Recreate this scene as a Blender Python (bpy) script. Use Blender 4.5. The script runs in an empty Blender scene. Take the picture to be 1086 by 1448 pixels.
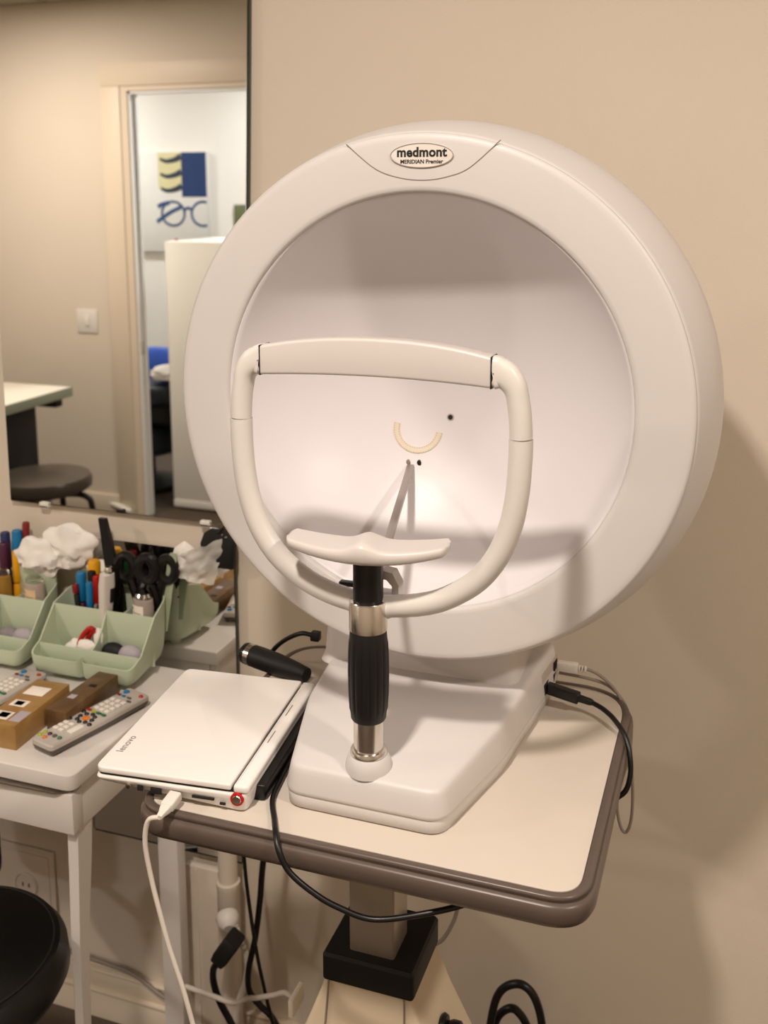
import bpy, bmesh, math, random
from mathutils import Vector, Matrix, noise

random.seed(7)
PI = math.pi
scene = bpy.context.scene
COL = scene.collection
SCALE = [1.0]       # the cart and everything on it is drawn in its own ruler; SCALE converts that to metres about eye height
EYE = Vector((0, 0, 1.55))
def ruler(): return Matrix.Translation(EYE) @ Matrix.Scale(SCALE[0], 4) @ Matrix.Translation(-EYE)
WORLD = {}          # object name -> world matrix of its parent chain (so parts can be modelled in room coordinates)

# ------------------------------------------------------------------ materials
def lin(c):
    return tuple(((v / 12.92) if v <= 0.04045 else ((v + 0.055) / 1.055) ** 2.4) for v in c)
def hexc(h):
    h = h.lstrip('#')
    return lin(tuple(int(h[i:i + 2], 16) / 255 for i in (0, 2, 4)))
def mat(name, col, rough=0.5, metal=0.0, vary=0.03, scale=12.0, bump=0.0, bscale=200.0, spec=0.5, coat=0.0, trans=0.0, alpha=1.0, ior=1.45):
    m = bpy.data.materials.new(name); m.use_nodes = True
    nt = m.node_tree; b = nt.nodes['Principled BSDF']
    c = hexc(col) if isinstance(col, str) else col
    b.inputs['Roughness'].default_value = rough
    b.inputs['Metallic'].default_value = metal
    b.inputs['Specular IOR Level'].default_value = spec
    b.inputs['Coat Weight'].default_value = coat
    b.inputs['Coat Roughness'].default_value = 0.08
    b.inputs['Transmission Weight'].default_value = trans
    b.inputs['IOR'].default_value = ior
    b.inputs['Alpha'].default_value = alpha
    tc = nt.nodes.new('ShaderNodeTexCoord')
    if vary > 0:
        n = nt.nodes.new('ShaderNodeTexNoise'); n.inputs['Scale'].default_value = scale; n.inputs['Detail'].default_value = 4
        nt.links.new(tc.outputs['Object'], n.inputs['Vector'])
        r = nt.nodes.new('ShaderNodeMix'); r.data_type = 'RGBA'
        r.inputs['A'].default_value = (*[v * (1 - vary) for v in c], 1)
        r.inputs['B'].default_value = (*[min(1, v * (1 + vary)) for v in c], 1)
        nt.links.new(n.outputs['Fac'], r.inputs['Factor'])
        nt.links.new(r.outputs['Result'], b.inputs['Base Color'])
    else:
        b.inputs['Base Color'].default_value = (*c, 1)
    if bump > 0:
        n2 = nt.nodes.new('ShaderNodeTexNoise'); n2.inputs['Scale'].default_value = bscale; n2.inputs['Detail'].default_value = 3
        nt.links.new(tc.outputs['Object'], n2.inputs['Vector'])
        bp = nt.nodes.new('ShaderNodeBump'); bp.inputs['Strength'].default_value = bump; bp.inputs['Distance'].default_value = 0.002
        nt.links.new(n2.outputs['Fac'], bp.inputs['Height']); nt.links.new(bp.outputs['Normal'], b.inputs['Normal'])
    return m
def emit(name, col, s):
    m = bpy.data.materials.new(name); m.use_nodes = True
    nt = m.node_tree; b = nt.nodes['Principled BSDF']
    b.inputs['Base Color'].default_value = (0.8, 0.8, 0.8, 1)
    b.inputs['Emission Color'].default_value = (*col, 1); b.inputs['Emission Strength'].default_value = s
    return m

M_WALL = mat('cream_wall_paint', '#d9cdbc', 0.75, vary=0.02, scale=5, bump=0.12, bscale=350)
M_HALLW = mat('white_hall_paint', '#e2dfd8', 0.8, vary=0.01)
M_TRIM = mat('trim_paint', '#dccdb8', 0.5, vary=0.01)
M_CARPET = mat('brown_carpet', '#4f4337', 0.95, vary=0.35, scale=260, bump=0.6, bscale=900)
M_BODY = mat('device_plastic', '#cbc6c3', 0.42, vary=0.008, bump=0.03, bscale=900)
M_BOWL = mat('bowl_plastic', '#d9d4d6', 0.38, vary=0.008)
M_TUBE = mat('frame_plastic', '#d3cec8', 0.33, vary=0.01)
M_PAD = mat('headrest_plastic', '#c9c2bd', 0.34, vary=0.02, scale=18)
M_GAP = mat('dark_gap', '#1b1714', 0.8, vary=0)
M_SEAM = mat('seam_grey', '#857a70', 0.7, vary=0)
M_BLACK = mat('black_plastic', '#0b0a0a', 0.35, vary=0.05)
M_BLACKM = mat('black_matte', '#0f0e0d', 0.6, vary=0.1)
M_RUB = mat('black_rubber', '#0c0b0b', 0.5, vary=0.08)
M_LEATHER = mat('black_vinyl', '#0b0b0c', 0.34, vary=0.1, bump=0.15, bscale=420)
M_STEEL = mat('brushed_steel', '#d8d2cc', 0.22, 1.0, vary=0.05, scale=40)
M_SATIN = mat('satin_column', '#b9afa2', 0.36, 0.7, vary=0.05, scale=30)
M_CHROME = mat('chrome', '#e6e4e0', 0.08, 1.0, vary=0)
M_LAM = mat('cart_laminate', '#c9bfb2', 0.42, vary=0.015, scale=20)
M_BAND = mat('grey_brown_bumper', '#5a4e47', 0.34, vary=0.06, scale=25)
M_CREAM = mat('cream_metal', '#cdbda3', 0.5, vary=0.05, scale=9)
M_DESK = mat('white_lacquer', '#dfd9d2', 0.32, vary=0.01)
M_LAP = mat('white_gloss_plastic', '#eae5e0', 0.16, vary=0.005, coat=0.5)
M_LAPS = mat('white_satin_plastic', '#e2ddd8', 0.3, vary=0.01)
M_SAGE = mat('sage_green_plastic', '#c2cdb3', 0.38, vary=0.02, scale=14)
M_WPLUG = mat('white_plug_plastic', '#dcd5cd', 0.4, vary=0.02)
M_WCORD = mat('white_cord', '#d8cfc4', 0.45, vary=0.02)
M_GCORD = mat('grey_cord', '#8e847a', 0.5, vary=0.03)
M_BCORD = mat('black_cord', '#0b0a0a', 0.38, vary=0.05)
M_RED = mat('red_plastic', '#b3160f', 0.35)
M_YEL = mat('yellow_plastic', '#e5a312', 0.35)
M_BLUE = mat('blue_plastic', '#1673a8', 0.3)
M_NAVY = mat('navy_plastic', '#29305c', 0.4)
M_PURP = mat('plum_plastic', '#4a1838', 0.4)
M_DRED = mat('dark_red_plastic', '#7f1b20', 0.35)
M_ORAN = mat('orange_plastic', '#d9761a', 0.35)
M_GREEN = mat('green_plastic', '#1f6a45', 0.35)
M_LIME = mat('lime_plastic', '#a5b02c', 0.35)
M_TISSUE = mat('white_tissue', '#f4efe9', 0.9, vary=0.02, scale=30, bump=0.3, bscale=60)
M_GREY = mat('grey_sponge', '#b2aab0', 0.5, vary=0.04)
M_GLASS = mat('clear_glass', '#f4fbf4', 0.03, vary=0, trans=1.0, ior=1.3)
M_BAG = mat('clear_bag_plastic', '#f2efe8', 0.25, vary=0.02, alpha=0.72)
M_REM = mat('silver_grey_plastic', '#b9b1a8', 0.4, vary=0.02)
M_REMD = mat('dark_grey_plastic', '#5a534c', 0.5, vary=0.03)
M_KEYW = mat('white_rubber_key', '#e9e2d8', 0.5, vary=0)
M_WHITEP = mat('white_paper', '#efe6da', 0.7, vary=0.02)
M_INK = mat('black_ink', '#12100f', 0.6, vary=0)
M_GINK = mat('grey_ink', '#8f8a86', 0.5, vary=0)
M_GREENINK = mat('green_ink', '#5c8a55', 0.6, vary=0)
M_LED = mat('amber_led_strip', '#d6cbb8', 0.4, vary=0.06, scale=500)
M_LEDD = mat('tan_led_dot', '#b89d70', 0.5, vary=0)
M_WATER = mat('tinted_bottle', '#e9d9cc', 0.08, vary=0, trans=0.55, ior=1.2)
M_AMBER = mat('amber_bottle', '#b58a3e', 0.15, vary=0.05, trans=0.3)
M_PALEPANEL = mat('pale_wall_plate', '#d8ccbc', 0.6, vary=0.02)
M_FRIDGE = mat('white_enamel', '#e8e4da', 0.3, vary=0.01)
M_CHBLUE = mat('royal_blue_vinyl', '#1e4db0', 0.45, vary=0.05)
M_CHNAVY = mat('dark_navy_vinyl', '#1b2630', 0.35, vary=0.1)
M_CTOP = mat('counter_laminate', '#dfd8c8', 0.35, vary=0.02)
M_CEDGE = mat('grey_green_edge', '#8c917c', 0.5, vary=0.03)
M_STOOLTOP = mat('dark_brown_vinyl', '#3b342d', 0.3, vary=0.08)
M_CANVAS = mat('poster_canvas', '#d5d3ce', 0.7, vary=0.04, scale=20)
M_PNAVY = mat('printed_navy', '#16305f', 0.7, vary=0.25, scale=30)
M_PCREAM = mat('printed_cream', '#cfc79c', 0.7, vary=0.1)
M_PDARK = mat('printed_slate', '#2b3640', 0.7, vary=0.1)
M_PFRAME = mat('printed_blue_frame', '#2b4870', 0.7, vary=0.1)
M_CSIDE = mat('canvas_side', '#6f7f8c', 0.7, vary=0.05)
M_PICG = mat('olive_picture', '#5d6440', 0.7, vary=0.2)

def mat_mirror():
    m = bpy.data.materials.new('mirror_silver'); m.use_nodes = True
    b = m.node_tree.nodes['Principled BSDF']
    b.inputs['Base Color'].default_value = (0.91, 0.915, 0.895, 1); b.inputs['Metallic'].default_value = 1
    b.inputs['Roughness'].default_value = 0.0
    return m
M_MIRROR = mat_mirror()
M_MEDGE = mat('mirror_glass_edge', '#26302a', 0.2, vary=0.05)
M_MEDGEL = mat('bright_mirror_bevel', '#d9d8cf', 0.12, 1.0, vary=0)

def mat_ceiling():
    m = mat('ceiling_tile', '#b5aa98', 0.9, vary=0.06, scale=120)
    nt = m.node_tree; b = nt.nodes['Principled BSDF']
    tc = nt.nodes.new('ShaderNodeTexCoord')
    br = nt.nodes.new('ShaderNodeTexBrick'); br.offset = 0.0
    br.inputs['Scale'].default_value = 1.0; br.inputs['Mortar Size'].default_value = 0.008
    br.inputs['Brick Width'].default_value = 0.6; br.inputs['Row Height'].default_value = 0.6
    br.inputs['Color1'].default_value = (*hexc('#b5aa98'), 1); br.inputs['Color2'].default_value = (*hexc('#b1a694'), 1)
    br.inputs['Mortar'].default_value = (*hexc('#6a5c4a'), 1)
    nt.links.new(tc.outputs['Object'], br.inputs['Vector']); nt.links.new(br.outputs['Color'], b.inputs['Base Color'])
    return m
M_CEIL = mat_ceiling()

def mat_carton(name, base, dark, light, sc):
    """printed brown cardboard: blotchy ochre and dark artwork"""
    m = bpy.data.materials.new(name); m.use_nodes = True
    nt = m.node_tree; b = nt.nodes['Principled BSDF']; b.inputs['Roughness'].default_value = 0.42
    tc = nt.nodes.new('ShaderNodeTexCoord')
    n = nt.nodes.new('ShaderNodeTexNoise'); n.inputs['Scale'].default_value = sc; n.inputs['Detail'].default_value = 5
    n.inputs['Distortion'].default_value = 1.5
    nt.links.new(tc.outputs['Object'], n.inputs['Vector'])
    r = nt.nodes.new('ShaderNodeValToRGB')
    r.color_ramp.elements[0].position = 0.36; r.color_ramp.elements[0].color = (*hexc(dark), 1)
    r.color_ramp.elements[1].position = 0.66; r.color_ramp.elements[1].color = (*hexc(light), 1)
    e = r.color_ramp.elements.new(0.5); e.color = (*hexc(base), 1)
    nt.links.new(n.outputs['Fac'], r.inputs['Fac']); nt.links.new(r.outputs['Color'], b.inputs['Base Color'])
    return m
M_CARTON = mat_carton('ochre_carton', '#a07a45', '#956f3c', '#a9844e', 14)
M_CARTOND = mat_carton('dark_carton', '#64492a', '#573e22', '#745634', 14)

# ------------------------------------------------------------------ geometry helpers
def finish(bm, sharp=0.6):
    bmesh.ops.recalc_face_normals(bm, faces=bm.faces)
    for f in bm.faces: f.smooth = True
    for e in bm.edges:
        if len(e.link_faces) == 2:
            e.smooth = e.calc_face_angle(0) < sharp
        else:
            e.smooth = True
def tag(o, label=None, cat=None, group=None, kind=None):
    if label: o['label'] = label
    if cat: o['category'] = cat
    if group: o['group'] = group
    if kind: o['kind'] = kind
    return o
def obj(name, bm, m, parent=None, sharp=0.6, loc=None, local=False, mats=None, label=None, rec=True):
    """link a bmesh (room coordinates, unless local) as one mesh object"""
    if rec: finish(bm, sharp)
    if SCALE[0] != 1.0: bm.transform(Matrix.Scale(SCALE[0], 4) if local else ruler())
    if loc is not None and SCALE[0] != 1.0: loc = tuple(ruler() @ Vector(loc))
    if parent is not None and not local:
        bm.transform(WORLD[parent.name].inverted())
    if parent is None and loc is None and len(bm.verts):
        xs = [v.co for v in bm.verts]
        loc = ((min(v.x for v in xs) + max(v.x for v in xs)) / 2, (min(v.y for v in xs) + max(v.y for v in xs)) / 2, min(v.z for v in xs))
    W = Matrix.Identity(4)
    if parent is None:
        W = Matrix.Translation(Vector(loc or (0, 0, 0)))
        if not local: bm.transform(W.inverted())
    else:
        W = WORLD[parent.name]
    me = bpy.data.meshes.new(name); bm.to_mesh(me); bm.free()
    for mm in (mats or [m]): me.materials.append(mm)
    o = bpy.data.objects.new(name, me); COL.objects.link(o)
    if parent is not None: o.parent = parent
    elif loc is not None: o.location = loc
    WORLD[o.name] = W
    if label: o['label'] = label
    return o
def thing(name, label, cat, loc=(0, 0, 0), rz=0.0, group=None, rot=None):
    o = bpy.data.objects.new(name, None); COL.objects.link(o)
    o.empty_display_size = 0.02
    loc = tuple(ruler() @ Vector(loc))
    o.location = loc; o.rotation_euler = rot if rot else (0, 0, rz)
    R = o.rotation_euler.to_matrix().to_4x4()
    WORLD[o.name] = Matrix.Translation(Vector(loc)) @ R
    return tag(o, label, cat, group)
def dup(o, parent=None):
    c = o.copy(); COL.objects.link(c)
    if parent is not None: c.parent = parent
    for ch in list(o.children): dup(ch, c)
    return c
def struct(name, bm, m, **k):
    return tag(obj(name, bm, m, **k), kind='structure')

def box(bm, x0, x1, y0, y1, z0, z1, bev=0.0, seg=2, mi=0):
    n0 = len(bm.verts)
    vs = [bm.verts.new((x, y, z)) for x in (x0, x1) for y in (y0, y1) for z in (z0, z1)]
    fs = [bm.faces.new([vs[i] for i in q]) for q in ((0, 1, 3, 2), (4, 6, 7, 5), (0, 4, 5, 1), (2, 3, 7, 6), (0, 2, 6, 4), (1, 5, 7, 3))]
    for f in fs: f.material_index = mi
    if bev > 0:
        es = list({e for f in fs for e in f.edges})
        r = bmesh.ops.bevel(bm, geom=es, offset=bev, segments=seg, affect='EDGES', profile=0.5)
        for f in r['faces']: f.material_index = mi
    return bm
def nbox(*a, **k):
    return box(bmesh.new(), *a, **k)
def obox(bm, M, sx, sy, sz, bev=0.0, seg=2):
    """box of size sx, sy, sz centred on a matrix"""
    t = bmesh.new(); box(t, -sx / 2, sx / 2, -sy / 2, sy / 2, -sz / 2, sz / 2, bev, seg)
    t.transform(M); merge(bm, t); return bm
def merge(bm, t):
    me = bpy.data.meshes.new('tmp'); t.to_mesh(me); t.free(); bm.from_mesh(me); bpy.data.meshes.remove(me)
    return bm
def lathe(profile, axis='Z', c=(0, 0, 0), n=64, cap=True, bm=None):
    """profile of (radius, height) revolved round an axis through c"""
    bm = bm or bmesh.new(); rings = []
    def pt(r, h, a):
        x, y = r * math.cos(a), r * math.sin(a)
        p = {'Z': (x, y, h), 'Y': (x, h, y), 'X': (h, x, y)}[axis]
        return Vector(p) + Vector(c)
    for r, h in profile:
        if r < 1e-6: rings.append([bm.verts.new(pt(0, h, 0))])
        else: rings.append([bm.verts.new(pt(r, h, 2 * PI * k / n)) for k in range(n)])
    for A, B in zip(rings, rings[1:]):
        for k in range(n):
            k2 = (k + 1) % n
            if len(A) == 1 and len(B) == 1: continue
            if len(A) == 1: bm.faces.new((A[0], B[k], B[k2]))
            elif len(B) == 1: bm.faces.new((A[k], A[k2], B[0]))
            else: bm.faces.new((A[k], A[k2], B[k2], B[k]))
    if cap:
        for R in (rings[0], rings[-1]):
            if len(R) > 2: bm.faces.new(R)
    return bm
def smooth_path(pts, n=8, closed=False):
    P = [Vector(p) for p in pts]; out = []
    N = len(P)
    def g(i): return P[i % N] if closed else P[max(0, min(N - 1, i))]
    for i in range(N if closed else N - 1):
        a, b, c, d = g(i - 1), g(i), g(i + 1), g(i + 2)
        for k in range(n):
            t = k / n
            out.append(0.5 * ((2 * b) + (c - a) * t + (2 * a - 5 * b + 4 * c - d) * t * t + (3 * b - a - 3 * c + d) * t ** 3))
    if not closed: out.append(P[-1])
    return out
def tube(pts, r, n=12, sm=8, closed=False, bm=None):
    bm = bm or bmesh.new()
    P = smooth_path(pts, sm, closed) if sm else [Vector(p) for p in pts]
    N = len(P); rings = []; up = None
    for i, p in enumerate(P):
        t = (P[(i + 1) % N] - P[i - 1]) if (closed or 0 < i < N - 1) else (P[1] - P[0] if i == 0 else P[-1] - P[-2])
        t.normalize()
        if up is None:
            up = t.orthogonal().normalized()
        up = (up - t * up.dot(t)).normalized()
        s = t.cross(up)
        rr = r(i / (N - 1)) if callable(r) else r
        rings.append([bm.verts.new(p + (up * math.cos(2 * PI * k / n) + s * math.sin(2 * PI * k / n)) * rr) for k in range(n)])
    for i in range(N if closed else N - 1):
        A, B = rings[i], rings[(i + 1) % N]
        for k in range(n):
            bm.faces.new((A[k], A[(k + 1) % n], B[(k + 1) % n], B[k]))
    if not closed:
        bm.faces.new(rings[0]); bm.faces.new(rings[-1])
    return bm
def rounded_poly(pts, r, seg=6):
    """2D polygon with its corners rounded; r a number or one per corner"""
    out = []; N = len(pts)
    for i in range(N):
        p = Vector(pts[i]); a = Vector(pts[i - 1]); b = Vector(pts[(i + 1) % N])
        rr = r[i] if isinstance(r, (list, tuple)) else r
        u = (a - p).normalized(); v = (b - p).normalized()
        ang = u.angle(v); d = rr / math.tan(ang / 2)
        d = min(d, (a - p).length * 0.49, (b - p).length * 0.49); rr = d * math.tan(ang / 2)
        s = p + u * d; e = p + v * d
        for k in range(seg + 1):
            t = k / seg
            q = (s * (1 - t) + p * t) * (1 - t) + (p * (1 - t) + e * t) * t
            out.append((q.x, q.y))
    return out
def inset_poly(poly, d):
    N = len(poly); out = []
    area = sum(poly[i - 1][0] * poly[i][1] - poly[i][0] * poly[i - 1][1] for i in range(N))
    sg = 1 if area > 0 else -1
    for i in range(N):
        a = Vector(poly[i - 1]); p = Vector(poly[i]); b = Vector(poly[(i + 1) % N])
        t = (b - a)
        if t.length < 1e-9: out.append(tuple(p)); continue
        t.normalize(); nrm = Vector((-t.y, t.x)) * sg
        q = p + nrm * d; out.append((q.x, q.y))
    return out
def loft(levels, cap=True, bm=None):
    """levels: lists of 3D points of equal length, joined ring to ring"""
    bm = bm or bmesh.new()
    R = [[bm.verts.new(p) for p in L] for L in levels]
    n = len(R[0])
    for A, B in zip(R, R[1:]):
        for k in range(n): bm.faces.new((A[k], A[(k + 1) % n], B[(k + 1) % n], B[k]))
    if cap:
        bm.faces.new(R[0]); bm.faces.new(R[-1])
    return bm
def prism(poly, z0, z1, bev=0.0, steps=3, bm=None):
    lv = []
    if bev > 0:
        for k in range(steps + 1):
            a = k / steps * PI / 2
            ip = inset_poly(poly, bev * (1 - math.sin(a))); lv.append([(x, y, z0 + bev * (1 - math.cos(a))) for x, y in ip])
        for k in range(steps, -1, -1):
            a = k / steps * PI / 2
            ip = inset_poly(poly, bev * (1 - math.sin(a))); lv.append([(x, y, z1 - bev * (1 - math.cos(a))) for x, y in ip])
    else:
        lv = [[(x, y, z0) for x, y in poly], [(x, y, z1) for x, y in poly]]
    return loft(lv, bm=bm)
def rect(x0, x1, y0, y1): return [(x0, y0), (x1, y0), (x1, y1), (x0, y1)]
def text_bm(s, size, M, bold=0.0, depth=0.0004, spacing=1.0):
    cu = bpy.data.curves.new('lettering_curve', 'FONT'); cu.body = s; cu.size = size; cu.align_x = 'CENTER'; cu.align_y = 'CENTER'
    cu.extrude = depth; cu.offset = bold; cu.space_character = spacing; cu.resolution_u = 4
    o = bpy.data.objects.new('lettering_curve', cu); COL.objects.link(o)
    dg = bpy.context.evaluated_depsgraph_get(); dg.update()
    me = bpy.data.meshes.new_from_object(o.evaluated_get(dg))
    bm = bmesh.new(); bm.from_mesh(me); bpy.data.meshes.remove(me); bpy.data.objects.remove(o); bpy.data.curves.remove(cu)
    bm.transform(M); return bm
def lump(r, M, amp=0.3, freq=2.0, sub=3, seed=0):
    bm = bmesh.new(); bmesh.ops.create_icosphere(bm, subdivisions=sub, radius=1)
    off = Vector((seed * 3.1, seed * 1.7, seed * 0.9))
    for v in bm.verts:
        v.co *= 1 + amp * noise.noise(v.co * freq + off)
        v.co = Vector((v.co.x * r[0], v.co.y * r[1], v.co.z * r[2]))
    bm.transform(M); return bm
def along(p, q):
    """matrix whose Z axis runs from p to q, placed at p"""
    p, q = Vector(p), Vector(q)
    return Matrix.Translation(p) @ (q - p).to_track_quat('Z', 'Y').to_matrix().to_4x4()
def T(x, y, z): return Matrix.Translation((x, y, z))

# ------------------------------------------------------------------ camera
cam = bpy.data.cameras.new('camera'); co = bpy.data.objects.new('camera', cam); COL.objects.link(co)
F = 1460.0
cam.sensor_fit = 'AUTO'; cam.sensor_width = 36.0; cam.lens = F * 36 / 1448
cam.shift_y = -(724 - 540) / 1448
cam.clip_start = 0.02
pitch, yaw = math.radians(10.2876), math.radians(19.2092)
co.location = (0, 0, 1.55); co.rotation_euler = (PI / 2 - pitch, 0, yaw)
cam.dof.use_dof = True; cam.dof.focus_distance = 1.05; cam.dof.aperture_fstop = 7.5
scene.camera = co
CEIL = 2.42

# ------------------------------------------------------------------ the room
WY = 1.463           # wall behind the device
MY = 1.45           # mirror plane
OY = -1.30          # opposite wall (seen in the mirror)
def fl(y): return 2 * MY - y      # depth seen in the mirror -> real depth
struct('floor', nbox(-6.2, 2.0, -4.2, WY + 0.12, -0.05, 0), M_CARPET)
struct('ceiling', nbox(-6.2, 2.0, -4.2, WY + 0.12, CEIL, CEIL + 0.05), M_CEIL, loc=(-3.1, OY, CEIL))
struct('wall_back', nbox(-4.5, 1.9, WY, WY + 0.12, 0, CEIL), M_WALL)
struct('wall_left', nbox(-4.62, -4.5, OY - 0.06, WY + 0.12, 0, CEIL), M_WALL)
struct('wall_right', nbox(1.9, 2.0, -4.2, WY + 0.12, 0, CEIL), M_WALL)
DX0, DX1, DZ = -2.70, -1.78, 2.012
bm = nbox(-4.5, DX0, OY - 0.06, OY, 0, CEIL); box(bm, DX1, 1.9, OY - 0.06, OY, 0, CEIL); box(bm, DX0, DX1, OY - 0.06, OY, DZ, CEIL)
struct('wall_front', bm, M_WALL, sharp=0.3)
# casing and jamb of the doorway
bm = bmesh.new()
for x0, x1 in ((DX0 - 0.135, DX0 - 0.035), (DX1 + 0.035, DX1 + 0.135)): box(bm, x0, x1, OY, OY + 0.014, 0, DZ + 0.022, 0.003)
box(bm, DX0 - 0.135, DX1 + 0.135, OY, OY + 0.0145, DZ + 0.022, DZ + 0.125, 0.003)
for x0, x1 in ((DX0 - 0.036, DX0 + 0.001), (DX1 - 0.001, DX1 + 0.036)): box(bm, x0, x1, OY, OY + 0.007, 0, DZ + 0.022)
box(bm, DX0 - 0.036, DX1 + 0.036, OY, OY + 0.0072, DZ, DZ + 0.024)
struct('trim_1', bm, M_TRIM)
M_JAMB = mat('white_jamb_paint', '#e9eae8', 0.45, vary=0.01)
bm = bmesh.new()
box(bm, DX0, DX0 + 0.012, OY - 0.065, OY - 0.001, 0, DZ); box(bm, DX1 - 0.012, DX1, OY - 0.065, OY - 0.001, 0, DZ)
box(bm, DX0, DX1, OY - 0.065, OY - 0.001, DZ - 0.012, DZ)
box(bm, DX0 + 0.012, DX0 + 0.022, OY - 0.045, OY - 0.03, 0, DZ - 0.012); box(bm, DX1 - 0.022, DX1 - 0.012, OY - 0.045, OY - 0.03, 0, DZ - 0.012)
struct('trim_2', bm, M_JAMB)
sp = tag(obj('strike_plate', nbox(DX0 + 0.0122, DX0 + 0.0135, OY - 0.028, OY - 0.004, 0.80, 0.86, 0.0004), M_STEEL), 'small metal strike plate on the door jamb seen in the mirror', 'strike plate')
# hall beyond the doorway
HY = fl(5.62)
bm = nbox(-4.9, 1.9, HY - 0.1, HY, 0, CEIL)
struct('wall_hall_back', bm, M_HALLW)
struct('wall_hall_left', nbox(-5.0, -4.9, HY - 0.1, OY - 0.06, 0, CEIL), M_HALLW)
# baseboard of two mouldings behind the desk
bm = nbox(-4.5, 1.9, WY - 0.012, WY, 0, 0.062, 0.002); box(bm, -4.5, 1.9, WY - 0.0085, WY, 0.062, 0.100, 0.003); box(bm, -4.5, 1.9, WY - 0.0150, WY, 0.0565, 0.0635, 0.0015); box(bm, -4.5, 1.9, WY - 0.0120, WY, 0.0985, 0.1035, 0.0015)
struct('baseboard_back', bm, M_TRIM)
bm = nbox(-4.5, DX0 - 0.136, OY, OY + 0.012, 0, 0.095, 0.003); box(bm, DX1 + 0.136, 1.9, OY, OY + 0.012, 0, 0.095, 0.003)
struct('baseboard_front', bm, M_TRIM)

# ceiling downlights, some of them added for fill
def downlight(x, y, power, label, size=0.09, colr=(1.0, 0.86, 0.72)):
    t = thing('downlight', label, 'ceiling light', (x, y, CEIL), group='recessed ceiling downlights')
    obj('trim_ring', lathe([(size, -0.001), (size + 0.022, -0.001), (size + 0.02, -0.008), (size + 0.004, -0.01), (size, -0.006)], 'Z', (x, y, CEIL), 48, cap=False), M_FRIDGE, t)
    obj('lens', lathe([(0, -0.0015), (size, -0.0015), (size, -0.003), (0, -0.003)], 'Z', (x, y, CEIL), 40), emit('lit_lens', colr, 6), t)
    L = bpy.data.lights.new('downlight_lamp', 'AREA'); L.shape = 'DISK'; L.size = size * 2; L.energy = power; L.color = colr
    lo = bpy.data.objects.new('downlight_lamp', L); COL.objects.link(lo); lo.location = (x, y, CEIL - 0.014)
    return t
WARM = (1.0, 0.885, 0.785)
downlight(-0.385, 0.085, 26, 'round lit ceiling downlight above the seat in front of the testing machine', 0.055, WARM)
downlight(-3.0, -0.35, 31, 'round lit ceiling downlight close to the doorway wall', 0.085, WARM)
downlight(1.05, 0.24, 20, 'round fill lamp added to the ceiling over the right side of the room', 0.085, WARM)  # added fill lamp: lifts the wall shadow and the bowl housing's right side
downlight(-4.15, -2.1, 24, 'round ceiling lamp added in place of daylight over the hall beyond the doorway', 0.12, (1.0, 0.98, 0.96))  # added lamp, stands in for the hall's daylight
downlight(-2.2, -2.1, 24, 'round ceiling lamp added in place of daylight in the hall just outside the doorway', 0.12, (0.98, 0.98, 1.0))  # second added lamp brightening the hall like daylight

w = bpy.data.worlds.new('room_air'); scene.world = w; w.use_nodes = True
w.node_tree.nodes['Background'].inputs['Color'].default_value = (0.9, 0.8, 0.7, 1); w.node_tree.nodes['Background'].inputs['Strength'].default_value = 0.05

# light switch (opposite wall)
t = thing('light_switch', 'white single rocker light switch on the cream wall left of the doorway', 'light switch', (-2.974, OY, 0.95))
obj('plate', nbox(-3.032, -2.917, OY, OY + 0.006, 0.893, 1.008, 0.003), M_DESK, t)
obj('rocker', nbox(-2.988, -2.960, OY + 0.0055, OY + 0.0105, 0.925, 0.982, 0.003), M_FRIDGE, t)

# ------------------------------------------------------------------ mirrors on the wall
t = thing('wall_mirror', 'large frameless mirror held by clips, high on the wall beside the machine', 'mirror', (-0.96, MY, 1.0285))
Z0, Z1 = 1.0175, 2.10
XA, XB, XC, XD = -1.207, -0.7475, -0.7125, -1.200      # lower left, lower right, upper right, upper left: hung slightly out of plumb
def mpane(y0, y1, pts): return loft([[(x, y0, z) for x, z in pts], [(x, y1, z) for x, z in pts]])
obj('mirror_glass', mpane(MY, MY + 0.005, [(XA, Z0), (XB, Z0), (XC, Z1), (XD, Z1)]), M_MIRROR, t, sharp=0.3)
obj('bevel_strip', mpane(MY - 0.0004, MY + 0.005, [(XB + .0001, Z0), (XB + .0016, Z0), (XC + .0016, Z1), (XC + .0001, Z1)]), M_MEDGEL, t, sharp=0.3)
obj('edge_strip', mpane(MY + 0.0006, MY + 0.006, [(XB + .0017, Z0), (XB + .0042, Z0), (XC + .0042, Z1), (XC + .0017, Z1)]), M_MEDGE, t, sharp=0.3)
obj('bottom_edge', nbox(XA, XB, MY + 0.0003, MY + 0.0055, Z0 - 0.0022, Z0 - 0.0002), M_MEDGEL, t)
for x in (-1.134, -0.817):
    c = bmesh.new(); box(c, x - 0.0095, x + 0.0085, MY - 0.0045, WY - 0.0002, Z0 - 0.0075, Z0 - 0.0023, 0.0015); box(c, x - 0.0095, x + 0.0085, MY - 0.0045, MY - 0.0006, Z0 - 0.0075, Z0 + 0.0025, 0.0015)
    cl = obj('mirror_clip', c, M_FRIDGE, t)
t = thing('lower_mirror', 'smaller plain mirror low on the wall, behind the desk and organizers', 'mirror', (-0.91, MY, 0.404))
X0, X1, Z0, Z1 = -1.068, -0.768, 0.404, 0.966
obj('mirror_glass', nbox(X0, X1, MY, MY + 0.005, Z0, Z1), M_MIRROR, t, sharp=0.3)
e = bmesh.new(); box(e, X1 + 0.0001, X1 + 0.0022, MY + 0.0005, MY + 0.006, Z0, Z1); box(e, X0, X1, MY + 0.0005, MY + 0.006, Z0 - 0.0035, Z0 - 0.0001); box(e, X0 - 0.002, X0 - 0.0001, MY + 0.0005, MY + 0.006, Z0, Z1)
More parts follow.
